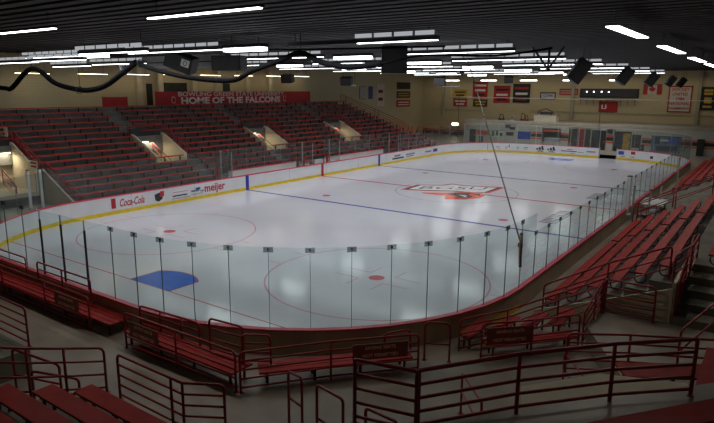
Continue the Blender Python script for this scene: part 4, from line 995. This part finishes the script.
MB().box((8.3, -6, 8.72), (.22, .22, .12)).build('foot', M['black'], t)

# ------------------------------------------------------------------ world + fill
w = bpy.data.worlds.new('world'); S.world = w; w.use_nodes = True
w.node_tree.nodes['Background'].inputs['Color'].default_value = (.02, .02, .02, 1); w.node_tree.nodes['Background'].inputs['Strength'].default_value = .05
for i, y in enumerate((-20, -8, 3, 13)):
    lt = bpy.data.lights.new('stand_and_fill_light', 'AREA'); lt.shape = 'RECTANGLE'; lt.size = .5; lt.size_y = 5; lt.energy = 60; lt.color = (1, .93, .8)
    lo = bpy.data.objects.new('stand_and_fill_light', lt); COL.objects.link(lo); lo.location = (14.9, y, LZ-.05)

for x in (-2.6, 7.2):
    lt = bpy.data.lights.new('end_light', 'AREA'); lt.shape = 'RECTANGLE'; lt.size = 4.5; lt.size_y = .3; lt.energy = 90; lt.color = (1, .95, .85)
    lo = bpy.data.objects.new('end_light', lt); COL.objects.link(lo); lo.location = (x, -29.95, LZ-.06)
def lamp(n, loc, sx_, sy_, e, col=(1, .9, .75)):
    lt = bpy.data.lights.new(n, 'AREA'); lt.shape = 'RECTANGLE'; lt.size = sx_; lt.size_y = sy_; lt.energy = e; lt.color = col
    lo = bpy.data.objects.new(n, lt); COL.objects.link(lo); lo.location = loc; return lo
for x, y in ((-3, -36.5), (9, -38), (17.5, -33.5), (22, -26)): lamp('stand_and_fill_light', (x, y, 9.6), 3, .5, 7)  # added lamps without fittings, to brighten the near stands
lamp('walkway_light', (-26.2, 2, 9.4), 1, 26, 32, (1, .85, .6))
lamp('far_wall_fill', (-6, 41.5, 9.3), 40, .6, 185, (1, .87, .62))  # added fill without a fitting, brightens the upper far wall
o = lamp('sign_fill', (-16.5, -29, 6.5), 1, 1, 60); o.rotation_euler = (math.radians(58), 0, math.radians(15))  # unseen lamp added to light the plates on the left stand
for y in ROWS[1:]:
    o = lamp('uplight', (-6, y, LZ+.3), 26, .4, 40, (.95, .98, 1)); o.rotation_euler = (PI, 0, 0)
for i, y in enumerate((-19, -14.2, -10.2, -6.2, -2.0, 2.4, 7.0, 11.5)):
    strip('warm tube light over the walkway behind the left stand, %s along' % ORD[i], y, y+2.6, -26.2, 'walkway tube lights', z=8.55+.05*i, along='y', m='tube_warm', upl=False, w=.16, hh=.08)
for i, x in enumerate((-20, -14.5, -9, -3.5, 2)):
    strip('small low lamp before the far wall, %s from its left end' % ORD[i], x, x+2.2, 36.5, 'low far lamps', z=8.8, upl=False, w=.4, lens=.12)
for i, (a, b, y, z_) in enumerate(((-24.5, -19, -20.9, 9.1), (-18.4, -12.6, -21.5, 9.1), (-26, -21, -16.2, 9.05), (-20, -14, -16.6, 9.1), (-8.5, -3.2, -24.2, 9.15))):
    strip('low hung strip light at the near left, %s of five' % ORD[i], a, b, y, 'low near left strips', z=z_)
